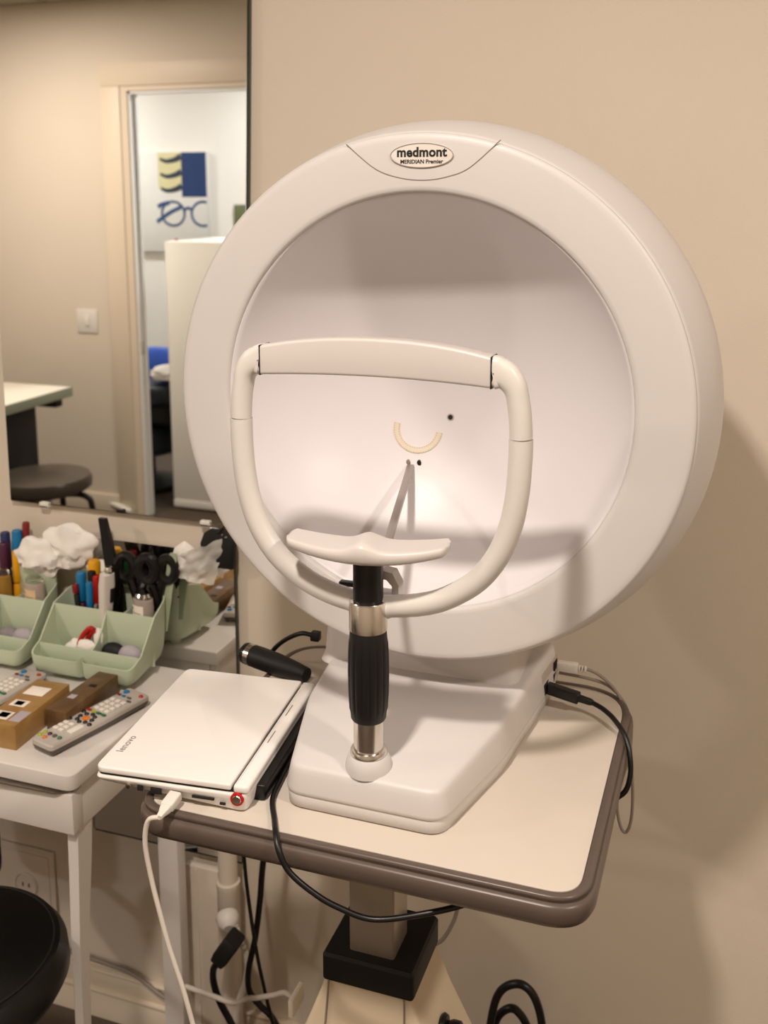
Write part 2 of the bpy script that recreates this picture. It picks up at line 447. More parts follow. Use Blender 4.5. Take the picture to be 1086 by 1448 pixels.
obj('edge_strip', e, M_MEDGE, t, sharp=0.3)
obj('backing_board', nbox(X0 + 0.02, X1 - 0.02, MY + 0.0062, WY - 0.0002, Z0 + 0.02, Z1 - 0.02), M_GAP, t)

# ------------------------------------------------------------------ things seen in the mirror
# counter along the opposite wall
cy0, cy1 = fl(3.78), fl(3.30)
t = thing('side_counter', 'counter with grey-green edge reflected at the mirror’s left side', 'counter', (-3.1, fl(3.6), 0))
obj('worktop', nbox(-3.45, -2.79, fl(3.79), fl(3.15), 0.675, 0.712, 0.003), M_CTOP, t)
obj('edge_band', nbox(-2.789, -2.781, fl(3.79), fl(3.15), 0.671, 0.7125, 0.002), M_CEDGE, t)
obj('support_bracket', nbox(-2.95, -2.83, fl(3.78), fl(3.73), 0.625, 0.674, 0.003), M_BLACKM, t)
obj('leg_panel', nbox(-3.4, -2.96, fl(3.76), fl(3.2), 0.0, 0.674, 0.003), M_BLACKM, t)
# stool
sx, sy = -2.52, fl(3.22)
t = thing('round_stool', 'round dark brown padded stool reflected in the lower left mirror corner', 'stool', (sx, sy, 0))
obj('seat', lathe([(0, 0.425), (0.165, 0.425), (0.182, 0.437), (0.184, 0.465), (0.176, 0.48), (0.14, 0.486), (0, 0.488)], 'Z', (sx, sy, 0), 48), M_STOOLTOP, t)
obj('hub', lathe([(0.03, 0.16), (0.03, 0.425)], 'Z', (sx, sy, 0), 20), M_STEEL, t)
for k in range(4):
    a = PI / 4 + k * PI / 2 + 0.5
    d = Vector((math.cos(a), math.sin(a), 0))
    pts = [Vector((sx, sy, 0.405)) + d * 0.06, Vector((sx, sy, 0.40)) + d * 0.16, Vector((sx, sy, 0.33)) + d * 0.19, Vector((sx, sy, 0.012)) + d * 0.205]
    obj('leg', tube(pts, 0.012), M_BLACK, t)
obj('foot_ring', tube([Vector((sx, sy, 0.17)) + Vector((math.cos(k * PI / 8), math.sin(k * PI / 8), 0)) * 0.19 for k in range(16)], 0.008, closed=True, sm=3), M_BLACK, t)

# white cabinet just outside the doorway
t = thing('white_cabinet', 'tall white cabinet standing in the doorway seen in the mirror', 'cabinet', (-2.32, fl(4.6), 0))
fy = fl(4.36)
obj('body', nbox(-2.635, -2.0, fl(4.86), fy, 0.055, 1.33, 0.006), M_FRIDGE, t)
obj('plinth', nbox(-2.633, -2.002, fl(4.86), fy + 0.004, 0.012, 0.053, 0.004), M_FRIDGE, t)
for x in (-2.58, -2.06):
    obj('foot', lathe([(0.018, 0), (0.018, 0.012)], 'Z', (x, fy - 0.06, 0), 16), M_BLACK, t)
# examination chair in the hall
cx, cyv = -3.0, 4.78
cy = fl(cyv)
t = thing('examination_chair', 'dark examination chair with royal blue back seen through the mirrored doorway', 'chair', (cx, cy, 0))
obj('backrest', loft([[(cx + math.cos(a) * s * 0.22, cy - 0.09 + math.sin(a) * 0.06 * s - zz * 0.10, 0.36 + zz) for a in [2 * PI * k / 24 for k in range(24)]] for zz, s in ((0, .8), (0.06, 1), (0.24, 1.02), (0.33, .9), (0.36, .55))]), M_CHBLUE, t)
obj('seat', loft([[(cx + math.cos(a) * s * 0.25, cy + 0.12 + math.sin(a) * 0.24 * s, z) for a in [2 * PI * k / 28 for k in range(28)]] for z, s in ((0.21, .85), (0.23, 1), (0.33, 1), (0.36, .9))]), M_CHNAVY, t)
obj('armrest', nbox(cx + 0.02, cx + 0.30, cy + 0.06, cy + 0.36, 0.50, 0.60, 0.03, 3), M_CHNAVY, t)
obj('side_panel', nbox(cx - 0.22, cx + 0.27, cy - 0.02, cy + 0.26, 0.365, 0.50, 0.03, 3), M_BLACKM, t)
obj('pedestal', lathe([(0.20, 0), (0.20, 0.03), (0.06, 0.06), (0.06, 0.21)], 'Z', (cx, cy + 0.1, 0), 28), M_BLACKM, t)
tag(obj('towel', lump((0.10, 0.12, 0.04), T(cx + 0.24, cy + 0.2, 0.650), 0.25, 2.2, 3, 4), M_TISSUE), 'white towel lying on the arm of the examination chair in the hall', 'towel')
tag(obj('floor_bar', tube([(cx - 0.1, cy + 0.52, 0.075), (cx + 0.25, cy + 0.62, 0.03)], 0.014, sm=2), M_FRIDGE), 'thin pale rail low in front of the examination chair', 'rail')
# poster in the hall
py = HY
t = thing('eyewear_poster', 'canvas poster of navy eyeglasses on the hall wall seen in the mirror', 'poster', (-3.3, py, 1.5))
PX0, PX1, PZ0, PZ1 = -3.545, -3.07, 1.205, 1.80
obj('canvas', nbox(PX0, PX1, py - 0.0006, py + 0.03, PZ0, PZ1, 0.002), M_CANVAS, t)
obj('side_strip', nbox(PX0 - 0.055, PX0 - 0.001, py + 0.001, py + 0.028, PZ0, PZ1), M_CSIDE, t)
obj('navy_patch', nbox(-3.24, PX1 - 0.002, py + 0.0302, py + 0.0312, 1.535, PZ1 - 0.001), M_PNAVY, t)
obj('cream_patch', nbox(-3.40, -3.241, py + 0.0302, py + 0.031, 1.585, PZ1 - 0.001), M_PCREAM, t)
bm = bmesh.new()
for k, zz in enumerate((1.775, 1.685, 1.60)):
    pts = [(-3.385, py + 0.0312, zz - 0.012), (-3.34, py + 0.0312, zz - 0.028), (-3.28, py + 0.0312, zz - 0.018), (-3.241, py + 0.0312, zz)]
    tube(pts, lambda s: 0.008 + 0.012 * s, n=8, bm=bm)
for v in bm.verts: v.co.y = py + 0.0312 + (v.co.y - py - 0.0312) * 0.03
obj('printed_stripe', bm, M_PDARK, t)
bm = bmesh.new()
for cxx in (-3.305, -3.10):
    tube([(cxx + 0.078 * math.cos(a), py + 0.0315, 1.435 + 0.072 * math.sin(a)) for a in [2 * PI * k / 24 for k in range(24)]], 0.0075, n=8, sm=2, closed=True, bm=bm)
tube([(-3.23, py + 0.0315, 1.455), (-3.20, py + 0.0315, 1.47), (-3.175, py + 0.0315, 1.455)], 0.009, n=8, bm=bm)
tube([(-3.42, py + 0.0315, 1.385), (-3.33, py + 0.0315, 1.44), (-3.25, py + 0.0315, 1.475)], 0.012, n=8, bm=bm)
tube([(-3.41, py + 0.0315, 1.475), (-3.38, py + 0.0315, 1.49), (-3.33, py + 0.0315, 1.50)], 0.013, n=8, bm=bm)
for v in list(bm.verts): 
    v.co.y = py + 0.0315 + (v.co.y - py - 0.0315) * 0.03; v.co.x = min(v.co.x, PX1 - 0.004)
obj('printed_eyeglasses', bm, M_PFRAME, t)
obj('printed_red_mark', lathe([(0, 0.0302), (0.012, 0.0302), (0.012, 0.031), (0, 0.031)], 'Y', (-3.29, py, 1.275), 16), M_RED, t)
t = thing('small_picture', 'small olive green framed picture at the right end of the hall wall', 'picture', (-2.72, py, 1.42))
obj('picture_panel', nbox(-2.90, -2.62, py + 0.001, py + 0.02, 1.32, 1.49, 0.002), M_PICG, t)

# ------------------------------------------------------------------ desk
ZD = 0.768
t = thing('white_desk', 'white desk with one drawer, holding green organizers below the mirror', 'desk', (-1.3, 1.25, 0))
dx = -0.826
obj('desktop', prism(rounded_poly(rect(-2.30, dx, 1.077, 1.413), [0.004, 0.016, 0.004, 0.004], 6), ZD - 0.024, ZD, 0.002), M_DESK, t)
dr = obj('drawer', nbox(-2.29, dx - 0.005, 1.081, 1.104, 0.676, ZD - 0.0305, 0.0015), M_DESK, t)
obj('drawer_pull', loft([[(x, 1.081 - 0.010 * s, z) for x, s, z in ((-1.6, 1, ZD - 0.0285), (-1.0, 1, ZD - 0.0285), (dx - 0.03, 0.6, ZD - 0.0285), (dx - 0.008, -0.4, ZD - 0.0285), (dx - 0.008, -0.8, ZD - 0.0285), (-1.6, -0.8, ZD - 0.0285))],
                         [(x, 1.081 - 0.010 * s, z) for x, s, z in ((-1.6, 1, ZD - 0.0305), (-1.0, 1, ZD - 0.0305), (dx - 0.03, 0.6, ZD - 0.0305), (dx - 0.008, -0.4, ZD - 0.0305), (dx - 0.008, -0.8, ZD - 0.0305), (-1.6, -0.8, ZD - 0.0305))]]), M_STEEL, dr, sharp=0.3)
obj('side_panel', nbox(dx - 0.020, dx - 0.006, 1.1045, 1.40, 0.676, ZD - 0.0245, 0.001), M_DESK, t)
obj('rear_rail', nbox(-2.28, dx - 0.021, 1.385, 1.40, 0.69, ZD - 0.0245, 0.001), M_DESK, t)
def leg(x0, x1, y0, y1, yb0, yb1, top=0.6758, xb0=None, xb1=None):
    xb0 = x0 if xb0 is None else xb0; xb1 = x1 if xb1 is None else xb1
    ym = lambda a, b, s: a + (b - a) * s
    lv = []
    for z, s in ((0, 1), (0.35, 1), (0.5, .75), (0.62, .18), (top, 0)):
        lv.append([(ym(x0, xb0, s), ym(y0, yb0, s), z), (ym(x1, xb1, s), ym(y0, yb0, s), z), (ym(x1, xb1, s), ym(y1, yb1, s), z), (ym(x0, xb0, s), ym(y1, yb1, s), z)])
    return loft(lv)
obj('leg', leg(-0.850, -0.833, 1.092, 1.126, 1.090, 1.108, xb0=-0.855, xb1=-0.841), M_DESK, t, sharp=0.3)
obj('leg', nbox(-0.886, -0.848, 1.372, 1.398, 0, 0.6758, 0.002), M_DESK, t)
obj('leg', nbox(-2.28, -2.245, 1.09, 1.125, 0, 0.6758, 0.002), M_DESK, t)
obj('leg', nbox(-2.28, -2.245, 1.372, 1.398, 0, 0.6758, 0.002), M_DESK, t)

# ------------------------------------------------------------------ green desk organizers
def organizer(x0, label):
    W = 0.196
    t = thing('desk_organizer', label, 'organizer', (x0 + W / 2, 1.36, ZD), group='sage green desk organizers')
    yF, yB = 1.302, 1.432; x1 = x0 + W; xm = x0 + W * 0.5
    def h(y):                       # height of the side rim along the depth
        if y >= 1.374: return 0.873 + (y - 1.374) / 0.058 * 0.020
        if y <= 1.326: return 0.810 + max(0, (y - 1.302)) / 0.024 * 0.012
        s = (y - 1.326) / 0.048
        return 0.822 + (0.873 - 0.822) * (s ** 1.9)
    # outline, with two rounded front pockets
    pts = [(x0 + 0.006, yB), (x0, 1.374), (x0, 1.33), (x0 + 0.001, yF), (xm - 0.004, yF), (xm, 1.318), (xm + 0.004, yF), (x1 - 0.001, yF), (x1, 1.33), (x1, 1.374), (x1 - 0.006, yB)]
    out = rounded_poly(pts, [0.05, 0.01, 0.02, 0.020, 0.022, 0.003, 0.022, 0.020, 0.02, 0.01, 0.05], 7)
    cxy = Vector((x0 + W / 2, 1.368)); n = len(out); lv = []
    zb = ZD + 0.010
    def ring(fr, k, dz=0.0):
        L = []
        for (x, y) in out:
            p = cxy + (Vector((x, y)) - cxy) * k
            L.append((p.x, p.y, zb + (h(y) - zb) * fr + dz))
        return L
    outer = [(0.0, 0.70), (0.015, 0.79), (0.05, 0.86), (0.12, 0.915), (0.25, 0.957), (0.50, 0.985), (0.80, 0.998), (1.0, 1.0)]
    bm = bmesh.new()
    rings = [ring(f, k) for f, k in outer] + [ring(1.0, 0.974, 0.0002)] + [ring(f, k - 0.026, 0.003) for f, k in reversed(outer[:-1])]
    loft(rings, bm=bm)
    sh = obj('shell', bm, M_SAGE, t, sharp=0.9)
    # inner walls
    def wall_x(y, z1, xa, xb): return nbox(xa, xb, y - 0.0012, y + 0.0012, zb + 0.008, z1, 0.0008)
    obj('divider', wall_x(1.374, 0.872, x0 + 0.003, x1 - 0.003), M_SAGE, t)
    obj('divider', wall_x(1.328, 0.8215, x0 + 0.004, x1 - 0.004), M_SAGE, t)
    def wall_y(xc, y0, y1):
        k = 14; ys = [y0 + (y1 - y0) * i / k for i in range(k + 1)]
        top = [(y, h(y) - 0.001) for y in ys]
        poly = [(y0, zb + 0.008)] + top + [(y1, zb + 0.008)]
        return loft([[(xc - 0.0012, y, z) for y, z in poly], [(xc + 0.0012, y, z) for y, z in poly]])
    obj('divider', wall_y(xm + 0.006, 1.329, 1.373), M_SAGE, t)
    for xx in (x0 + W * 0.34, x0 + W * 0.67):
        obj('divider', nbox(xx - 0.0012, xx + 0.0012, 1.375, 1.424, zb + 0.008, 0.868, 0.0006), M_SAGE, t)
    for fx in (x0 + 0.042, x1 - 0.042):
        for fyy in (1.338, 1.396):
            obj('foot', lathe([(0.009, ZD + 0.0003), (0.010, ZD + 0.012), (0.013, ZD + 0.017)], 'Z', (fx, fyy, 0), 20), M_SAGE, t)
    return t
organizer(-1.070, 'sage green organizer nearest the machine, holding comb, scissors and labelled bottle')
organizer(-1.283, 'sage green organizer at the photo edge, holding the tissue cup and a pinkish bottle')

def capsule_pen(name, base, tip, r, parts, label, cat, group=None):
    """a stick standing from base to tip; parts: (name, from, to, radius factor, material)"""
    A = along(base, tip); L = (Vector(tip) - Vector(base)).length
    t = thing(name, label, cat, base, group=group)
    for pn, a, b, k, m in parts:
        rr = r * k
        prof = [(0, a * L), (rr * .8, a * L + rr * .15), (rr, a * L + rr * .5), (rr, b * L - rr * .5), (rr * .8, b * L - rr * .15), (0, b * L)]
        bm = lathe(prof, 'Z', (0, 0, 0), 16, cap=False); bm.transform(A); obj(pn, bm, m, t)
    return t
ZC = 0.7815   # floor of the organizer pockets
# right organizer: rear left cell
capsule_pen('pencil', (-1.026, 1.394, ZC), (-1.034, 1.386, 0.905), 0.0048, [('barrel', 0, .86, 1, M_BLACKM), ('cap', .86, 1, 1.15, M_DRED)], 'dark pencil with red cap standing in the organizer beside the blue pen', 'pencil')
capsule_pen('pen', (-1.012, 1.394, ZC), (-1.004, 1.384, 0.913), 0.0056, [('barrel', 0, .5, .9, M_NAVY), ('cap', .5, 1, 1.05, M_BLUE)], 'bright blue pen standing in the organizer left of the nail clipper', 'pen')
capsule_pen('eyeliner', (-1.016, 1.408, ZC), (-1.013, 1.405, 0.925), 0.0075, [('barrel', 0, .72, 1, M_BLACK), ('cap', .72, 1, .9, M_BLACKM)], 'short thick black stick standing behind the blue pen', 'pen')
# comb
t = thing('hair_comb', 'tall black comb handle standing upright from the organizer', 'comb', (-0.975, 1.392, ZC))
obj('handle', loft([[(cx_ + sx_ * hw, cy_ + sy_ * 0.004, z) for sx_, sy_ in ((-1, -1), (1, -1), (1, 1), (-1, 1))] for z, hw, cx_, cy_ in ((ZC + 0.03, .009, -.962, 1.409), (0.90, .0125, -.972, 1.413), (0.94, .0110, -.982, 1.417), (0.98, .0088, -.991, 1.421), (1.013, .0066, -.9985, 1.4235))]), M_BLACK, t)
bm = bmesh.new()
box(bm, -0.968, -0.962, 1.406, 1.412, ZC + .008, ZC + 0.06)
for k in range(10): box(bm, -0.962, -0.946, 1.408, 1.410, ZC + 0.009 + k * 0.005, ZC + 0.012 + k * 0.005)
obj('teeth', bm, M_BLACK, t)
obj('rivet', lathe([(0, 0), (0.0022, 0), (0.0016, 0.0015), (0, 0.002)], 'Z', (0, 0, 0), 12), M_CHROME, t, local=True).location = (-0.002, 0.0145, 0.135)
# nail clipper
t = thing('nail_clipper', 'white and black electric nail trimmer propped in the middle of the organizer', 'nail trimmer', (-0.955, 1.385, ZC))
A = along((-0.978, 1.391, ZC + 0.02), (-0.962, 1.385, 0.928))
Lc = 0.136
bm = loft([[(x * w_, y * d_, z) for x, y in rounded_poly(rect(-1, 1, -1, 1), .6, 4)] for z, w_, d_ in ((0, .006, .006), (.03, .0085, .008), (.08, .0105, .009), (.115, .0125, .009), (.135, .011, .008))]); bm.transform(A @ T(-0.007, 0, 0)); obj('white_shell', bm, M_DESK, t)
bm = loft([[(x * w_, y * d_, z) for x, y in rounded_poly(rect(-1, 1, -1, 1), .6, 4)] for z, w_, d_ in ((0, .009, .007), (.03, .013, .009), (.08, .014, .010), (.118, .013, .010), (.140, .010, .007))]); bm.transform(A @ T(0.0075, 0.0065, 0)); obj('black_grip', bm, M_BLACK, t)
bm = nbox(-.0042, .0042, -.011, -.007, .085, .110, .001); bm.transform(A @ T(-0.002, 0, 0)); obj('slide_button', bm, M_BLACK, t)
bm = lathe([(0, .134), (.007, .134), (.008, .139), (.005, .146), (0, .147)], 'Z', (0, 0, 0), 18); bm.transform(A @ T(-0.004, 0, 0)); obj('steel_tip', bm, M_CHROME, t)
# scissors: two ring handles each
def scissors(x, y, z, rz, label, s=1.0):
    t = thing('scissors', label, 'scissors', (x, y, ZC), group='black handled scissors in the organizer')
    R = T(x, y, z) @ Matrix.Rotation(rz, 4, 'Z')
    for sg in (-1, 1):
        pts = [(sg * (0.020 + 0.014 * math.cos(a)) * s, 0, (0.012 + 0.020 * math.sin(a)) * s) for a in [2 * PI * k / 14 for k in range(14)]]
        bm = tube(pts, 0.0088 * s, closed=True, sm=3, n=10)
        tube([(sg * 0.012 * s, 0, -0.006 * s), (sg * 0.004, 0.001 * sg, -0.030), (-sg * 0.004, 0.001 * sg, -0.060)], 0.0085 * s, n=8, bm=bm)
        bm.transform(R); obj('handle', bm, M_BLACK, t)
        bm = bmesh.new(); obox(bm, T(-sg * 0.003, 0.0016 * sg, -0.078) @ Matrix.Rotation(sg * 0.04, 4, 'Y'), 0.008, 0.0018, 0.05, 0.0005)
        bm.transform(R); obj('blade', bm, M_CHROME, t)
    bm = lathe([(0, -.0045), (.004, -.0045), (.004, .0045), (0, .0045)], 'Y', (0, 0, -0.045), 14); bm.transform(R); obj('pivot_screw', bm, M_CHROME, t)
    return t
scissors(-0.928, 1.412, 0.925, 0.1, 'large black handled scissors just right of the nail trimmer')
scissors(-0.896, 1.420, 0.925, 0.25, 'black handled scissors nearest the clear bag', 0.95)
# flat green paddle
tag(obj('nail_file', loft([[(-0.884 + sx_ * hw + (z - 0.86) * 0.17, 1.4245 + sy_ * 0.001, z) for sx_, sy_ in ((-1, -1), (1, -1), (1, 1), (-1, 1))] for z, hw in ((ZC + 0.045, .007), (0.93, .008), (0.957, .0085), (0.966, .005))]), mat('pale_green_file', '#a9b596', 0.5)), 'pale green flat file standing between the scissors and clear bag', 'nail file')
# bottle with a label in the right cell
def bottle(x, y, z, r, hgt, m, label, cap_m, grp=None, lab=True, lcol=None, rz=0.0, flat=0.75):
    t = thing('bottle', label, 'bottle', (x, y, z), rz)
    S = Matrix.Diagonal((1, flat, 1, 1))
    bm = lathe([(0, 0), (r * .85, 0), (r, r * .2), (r * 1.02, hgt * .8), (r * .94, hgt * .93), (r * .6, hgt * .96), (0, hgt * .96)], 'Z', (0, 0, 0), 32); bm.transform(S); obj('body', bm, m, t, local=True)
    bm = lathe([(0, hgt * .962), (r * .86, hgt * .962), (r * .88, hgt * .99), (r * .7, hgt * 1.03), (0, hgt * 1.035)], 'Z', (0, 0, 0), 28); bm.transform(S); obj('cap', bm, cap_m, t, local=True)
    if lab:
        q = bmesh.new(); k = 9; A0, A1 = -PI / 2 - 0.95, -PI / 2 + 0.75
        rows = [[q.verts.new((math.cos(A0 + (A1 - A0) * i / k) * r * 1.035, math.sin(A0 + (A1 - A0) * i / k) * r * 1.035 * flat, z_)) for i in range(k + 1)] for z_ in (hgt * .45, hgt * .86)]
        for i in range(k): q.faces.new((rows[0][i], rows[0][i + 1], rows[1][i + 1], rows[1][i]))
        lb = obj('paper_label', q, lcol or M_WHITEP, t, local=True)
        pr_ = bmesh.new()
        for j in range(5):
            aa, bb = (A0 + .2, A1 - .25) if j else (A0 + .15, A0 + .6)
            zz = hgt * (.80 - j * .065); hh = hgt * (.02 if j == 0 else .006)
            r2 = r * 1.043
            rows = [[pr_.verts.new((math.cos(aa + (bb - aa) * i / 5) * r2, math.sin(aa + (bb - aa) * i / 5) * r2 * flat, z_)) for i in range(6)] for z_ in (zz - hh, zz + hh)]
            for i in range(5): pr_.faces.new((rows[0][i], rows[0][i + 1], rows[1][i + 1], rows[1][i]))
        obj('printed_lines', pr_, M_GREENINK if lcol is None else M_GINK, lb, local=True)
    return t
bottle(-0.9075, 1.394, ZC + 0.012, 0.0200, 0.107, M_WATER, 'clear bottle with silver cap and white printed label in the right organizer', M_CHROME, rz=-0.35)
bottle(-1.121, 1.392, ZC + 0.012, 0.0200, 0.108, M_WATER, 'pinkish clear bottle with tan printed label in front of the tissue', M_GLASS, lcol=mat('tan_label', '#dcbf94', 0.6, vary=0.2, scale=90), rz=-0.2)
bottle(-1.190, 1.395, ZC + 0.006, 0.016, 0.118, M_AMBER, 'amber bottle at the left photo edge beside the pinkish bottle', M_GLASS, lab=False)
# clear bag hanging from the right mirror clip
bm = bmesh.new(); NX, NZ = 26, 18; rows = []
for j in range(NZ + 1):
    row = []
    for i in range(NX + 1):
        u, v = i / NX, j / NZ
        x0_, x1_ = -0.876 + 0.012 * v, -0.797 + 0.026 * v
        x = x0_ + (x1_ - x0_) * u; z = 0.916 + (0.050 + 0.037 * u ** 1.3) * v + 0.010 * (1 - u) * (1 - v)
        y = 1.434 - 0.010 * math.sin(u * PI) + 0.007 * noise.noise(Vector((u * 5, v * 4, 2.0)))
        row.append(bm.verts.new((x + 0.004 * noise.noise(Vector((v * 6, u * 2, 7))), y, z + 0.004 * noise.noise(Vector((u * 7, 3, 1))))))
    rows.append(row)
for j in range(NZ):
    for i in range(NX): bm.faces.new((rows[j][i], rows[j][i + 1], rows[j + 1][i + 1], rows[j + 1][i]))
bmesh.ops.solidify(bm, geom=bm.faces[:], thickness=0.0012)
t = thing('plastic_bag', 'crumpled clear plastic bag of tissue hanging from the right mirror clip', 'bag', (-0.82, 1.435, 0.918))
obj('film', bm, M_BAG, t)
bm = lump((0.024, 0.008, 0.030), T(-0.850, 1.436, 0.954), 0.35, 1.6, 3, 11)
obj('folded_tissue', bm, M_TISSUE, t, label='white tissue inside the bag')
obj('bag_strap', tube([(-0.779, 1.436, 1.003), (-0.790, 1.442, 1.0095), (-0.806, 1.4445, 1.0095)], 0.0016), M_BAG, t)
# black pouch hanging from the mirror edge
t = thing('black_pouch', 'black cloth pouch hanging over the small mirror beside the machine', 'pouch', (-0.79, 1.43, 0.94))
bm = loft([[(-0.790 + sx_ * hw + ox, 1.440 + sy_ * d_, z) for sx_, sy_ in rounded_poly(rect(-1, 1, -1, 1), .5, 3)] for z, hw, d_, ox in ((0.945, .026, .003, 0), (0.951, .030, .007, 0), (0.985, .031, .007, 0.0), (1.003, .026, .005, 0.002), (1.011, .016, .003, .004))])
obj('bag_body', bm, M_BLACKM, t)
obj('hanging_cord', tube([(-0.785, 1.430, 1.008), (-0.782, 1.438, 1.013), (-0.781, 1.448, 1.0135)], 0.002), M_BLACKM, t)
# tissue cup
bm = bmesh.new()
E_ = [(-1.1335 + 0.040 * math.cos(2 * PI * k / 36), 1.4170 + 0.0100 * math.sin(2 * PI * k / 36)) for k in range(36)]
def es(k, z): return [(-1.1335 + (x + 1.1335) * k, 1.4170 + (y - 1.4170) * k, z) for x, y in E_]
loft([es(.8, ZC + 0.022), es(.9, ZC + 0.05), es(1.0, 0.910), es(1.03, 0.9115), es(1.02, 0.914), es(.95, 0.912), es(.86, ZC + 0.055), es(.6, ZC + 0.03)], bm=bm)
tag(obj('oval_cup', bm, M_SAGE), 'sage green oval cup filled with white tissue', 'cup')
t = thing('tissue_wad', 'crumpled white tissue bulging out of the green cup', 'tissue', (-1.12, 1.415, 0.90))
def crumple(c, r, seed):
    bm = lump(r, T(*c), 0.28, 1.8, 4, seed)
    for v in bm.verts:
        q = v.co * 45
        w_ = 1 - 2 * abs(noise.noise(q * 0.9)); v.co += Vector((noise.noise(q), noise.noise(q + Vector((9, 0, 0))), noise.noise(q + Vector((0, 9, 0))))) * 0.004 + v.normal * (w_ * 0.0055)
        if v.co.z < 0.918:
            v.co.x = -1.13 + (v.co.x + 1.13) * .86; v.co.y = 1.4170 + (v.co.y - 1.4170) * .42
    return bm
obj('crumpled_sheet', crumple((-1.122, 1.412, 0.932), (0.042, 0.020, 0.034), 3), M_TISSUE, t)
obj('crumpled_sheet', crumple((-1.070, 1.424, 0.955), (0.048, 0.018, 0.036), 8), M_TISSUE, t)
# markers
def marker(x, y, top, r, mb, mc, label, lean=0.0):
    return capsule_pen('marker', (x, y, ZC + 0.001), (x + lean, y + 0.004, top), r, [('barrel', 0, .62, 1, mb), ('cap', .62, 1, 1.08, mc)], label, 'marker', 'colourful markers standing in the organizers')
marker(-1.022, 1.414, 0.940, 0.010, M_PURP, M_YEL, 'thick marker with yellow cap standing right of the tissue', 0.006)
marker(-1.032, 1.398, 0.922, 0.008, M_PURP, M_BLUE, 'plum marker with blue cap in front of the yellow capped one')
marker(-0.994, 1.422, 0.935, 0.008, M_GREEN, M_GREEN, 'dark green marker right of the yellow capped marker', 0.004)
marker(-0.981, 1.419, 0.942, 0.007, M_PURP, M_DRED, 'dark red capped marker beside the black comb', 0.004)
marker(-1.008, 1.402, 0.918, 0.0065, M_PURP, M_RED, 'plum marker with bright red cap behind the red capped pencil', 0.004)
# left-hand cluster, in a low green tub beside the tissue
marker(-1.195, 1.412, 0.950, 0.0085, M_NAVY, M_PURP, 'plum capped marker in the left cluster at the photo edge', -0.006)
marker(-1.203, 1.425, 0.965, 0.008, M_NAVY, M_NAVY, 'navy marker in the left cluster behind the plum one', -0.004)
marker(-1.186, 1.424, 0.972, 0.0085, M_NAVY, M_BLUE, 'blue capped marker in the left cluster', 0.006)
marker(-1.178, 1.432, 0.985, 0.006, M_DRED, M_DRED, 'tall dark red marker in the left cluster left of the tissue', 0.012)
marker(-1.174, 1.409, 0.940, 0.0065, M_YEL, M_YEL, 'all yellow marker in the left cluster next to the tissue', 0.002)
tag(obj('cotton_ball', lump((0.016, 0.012, 0.020), T(-1.213, 1.400, 0.888), 0.25, 1.8, 3, 21), M_TISSUE), 'white cotton wad at the photo edge, below the left marker cluster', 'cotton ball')
# pockets in the middle row
t = thing('hair_clip', 'bright red clip lying on cotton in the organizer pocket', 'hair clip', (-1.0, 1.35, 0.82))
obj('jaw', tube([(-1.006, 1.345, 0.812), (-0.998, 1.350, 0.832), (-0.986, 1.353, 0.846), (-0.978, 1.353, 0.845)], 0.0042), M_RED, t)
obj('jaw', tube([(-0.996, 1.356, 0.815), (-0.989, 1.357, 0.833), (-0.978, 1.355, 0.843)], 0.0048), M_RED, t)
for c, r, sd, lb in (((-1.012, 1.351, 0.806), (0.018, 0.012, 0.020), 31, 'white cotton ball left of the red clip'), ((-0.985, 1.342, 0.818), (0.018, 0.009, 0.013), 33, 'white cotton ball below the red clip'), ((-0.972, 1.358, 0.826), (0.009, 0.007, 0.020), 35, 'rolled white cotton right of the red clip')):
    tag(obj('cotton_ball', lump(r, T(*c), 0.25, 2.0, 3, sd), M_TISSUE), lb + ' in the organizer', 'cotton ball', 'cotton in the organizer pocket')
def sponge(x, y, z, m, label):
    tag(obj('makeup_sponge', lump((0.022, 0.014, 0.021), T(x, y, z), 0.08, 1.2, 3, 3), m), label, 'sponge', 'egg-shaped sponges in the organizers')
sponge(-0.908, 1.352, 0.808, M_GREY, 'pale grey egg sponge in the organizer pocket nearest the machine')
sponge(-0.943, 1.356, 0.806, M_BLACKM, 'black egg sponge beside the pale grey one')
sponge(-1.116, 1.352, 0.808, M_GREY, 'pale grey egg sponge in the organizer at the photo edge, right one')
sponge(-1.152, 1.357, 0.803, mat('mid_grey_sponge', '#8f888a', 0.5), 'mid grey egg sponge at the photo edge')

# ------------------------------------------------------------------ cartons and remotes on the desk
def carton(name, c, rz, L_, W_, H_, m, label, windows):
    t = thing(name, label, 'box', c, rz)
    obj('carton', nbox(-W_ / 2, W_ / 2, -L_ / 2, L_ / 2, 0, H_, 0.0012), m, t, local=True)
    for k, (u, v, a, b, mm) in enumerate(windows):
        obj('printed_panel', nbox(u - a, u + a, v - b, v + b, H_ + 0.0001, H_ + 0.0006, 0.0002), mm, t, local=True)
    e = nbox(-W_ / 2 + 0.003, -0.002, -L_ / 2 - 0.0006, -L_ / 2 - 0.0001, H_ * .45, H_ - 0.002); obj('end_panel', e, M_WHITEP if m is M_CARTON else M_CARTOND, t, local=True)
    return t
carton('tea_carton', (-0.974, 1.175, ZD + 0.0001), 0.04, 0.135, 0.058, 0.038, M_CARTON, 'ochre cardboard carton with white printed squares, lying flat on the desk',
       [(-0.010, -0.045, .016, .011, M_WHITEP), (-0.006, -0.044, .008, .007, M_PDARK), (-0.006, -0.008, .013, .009, M_WHITEP), (-0.006, -0.008, .007, .006, M_PDARK), (-0.004, 0.032, .017, .013, M_WHITEP), (0.019, -0.042, .009, .015, M_GREY)])
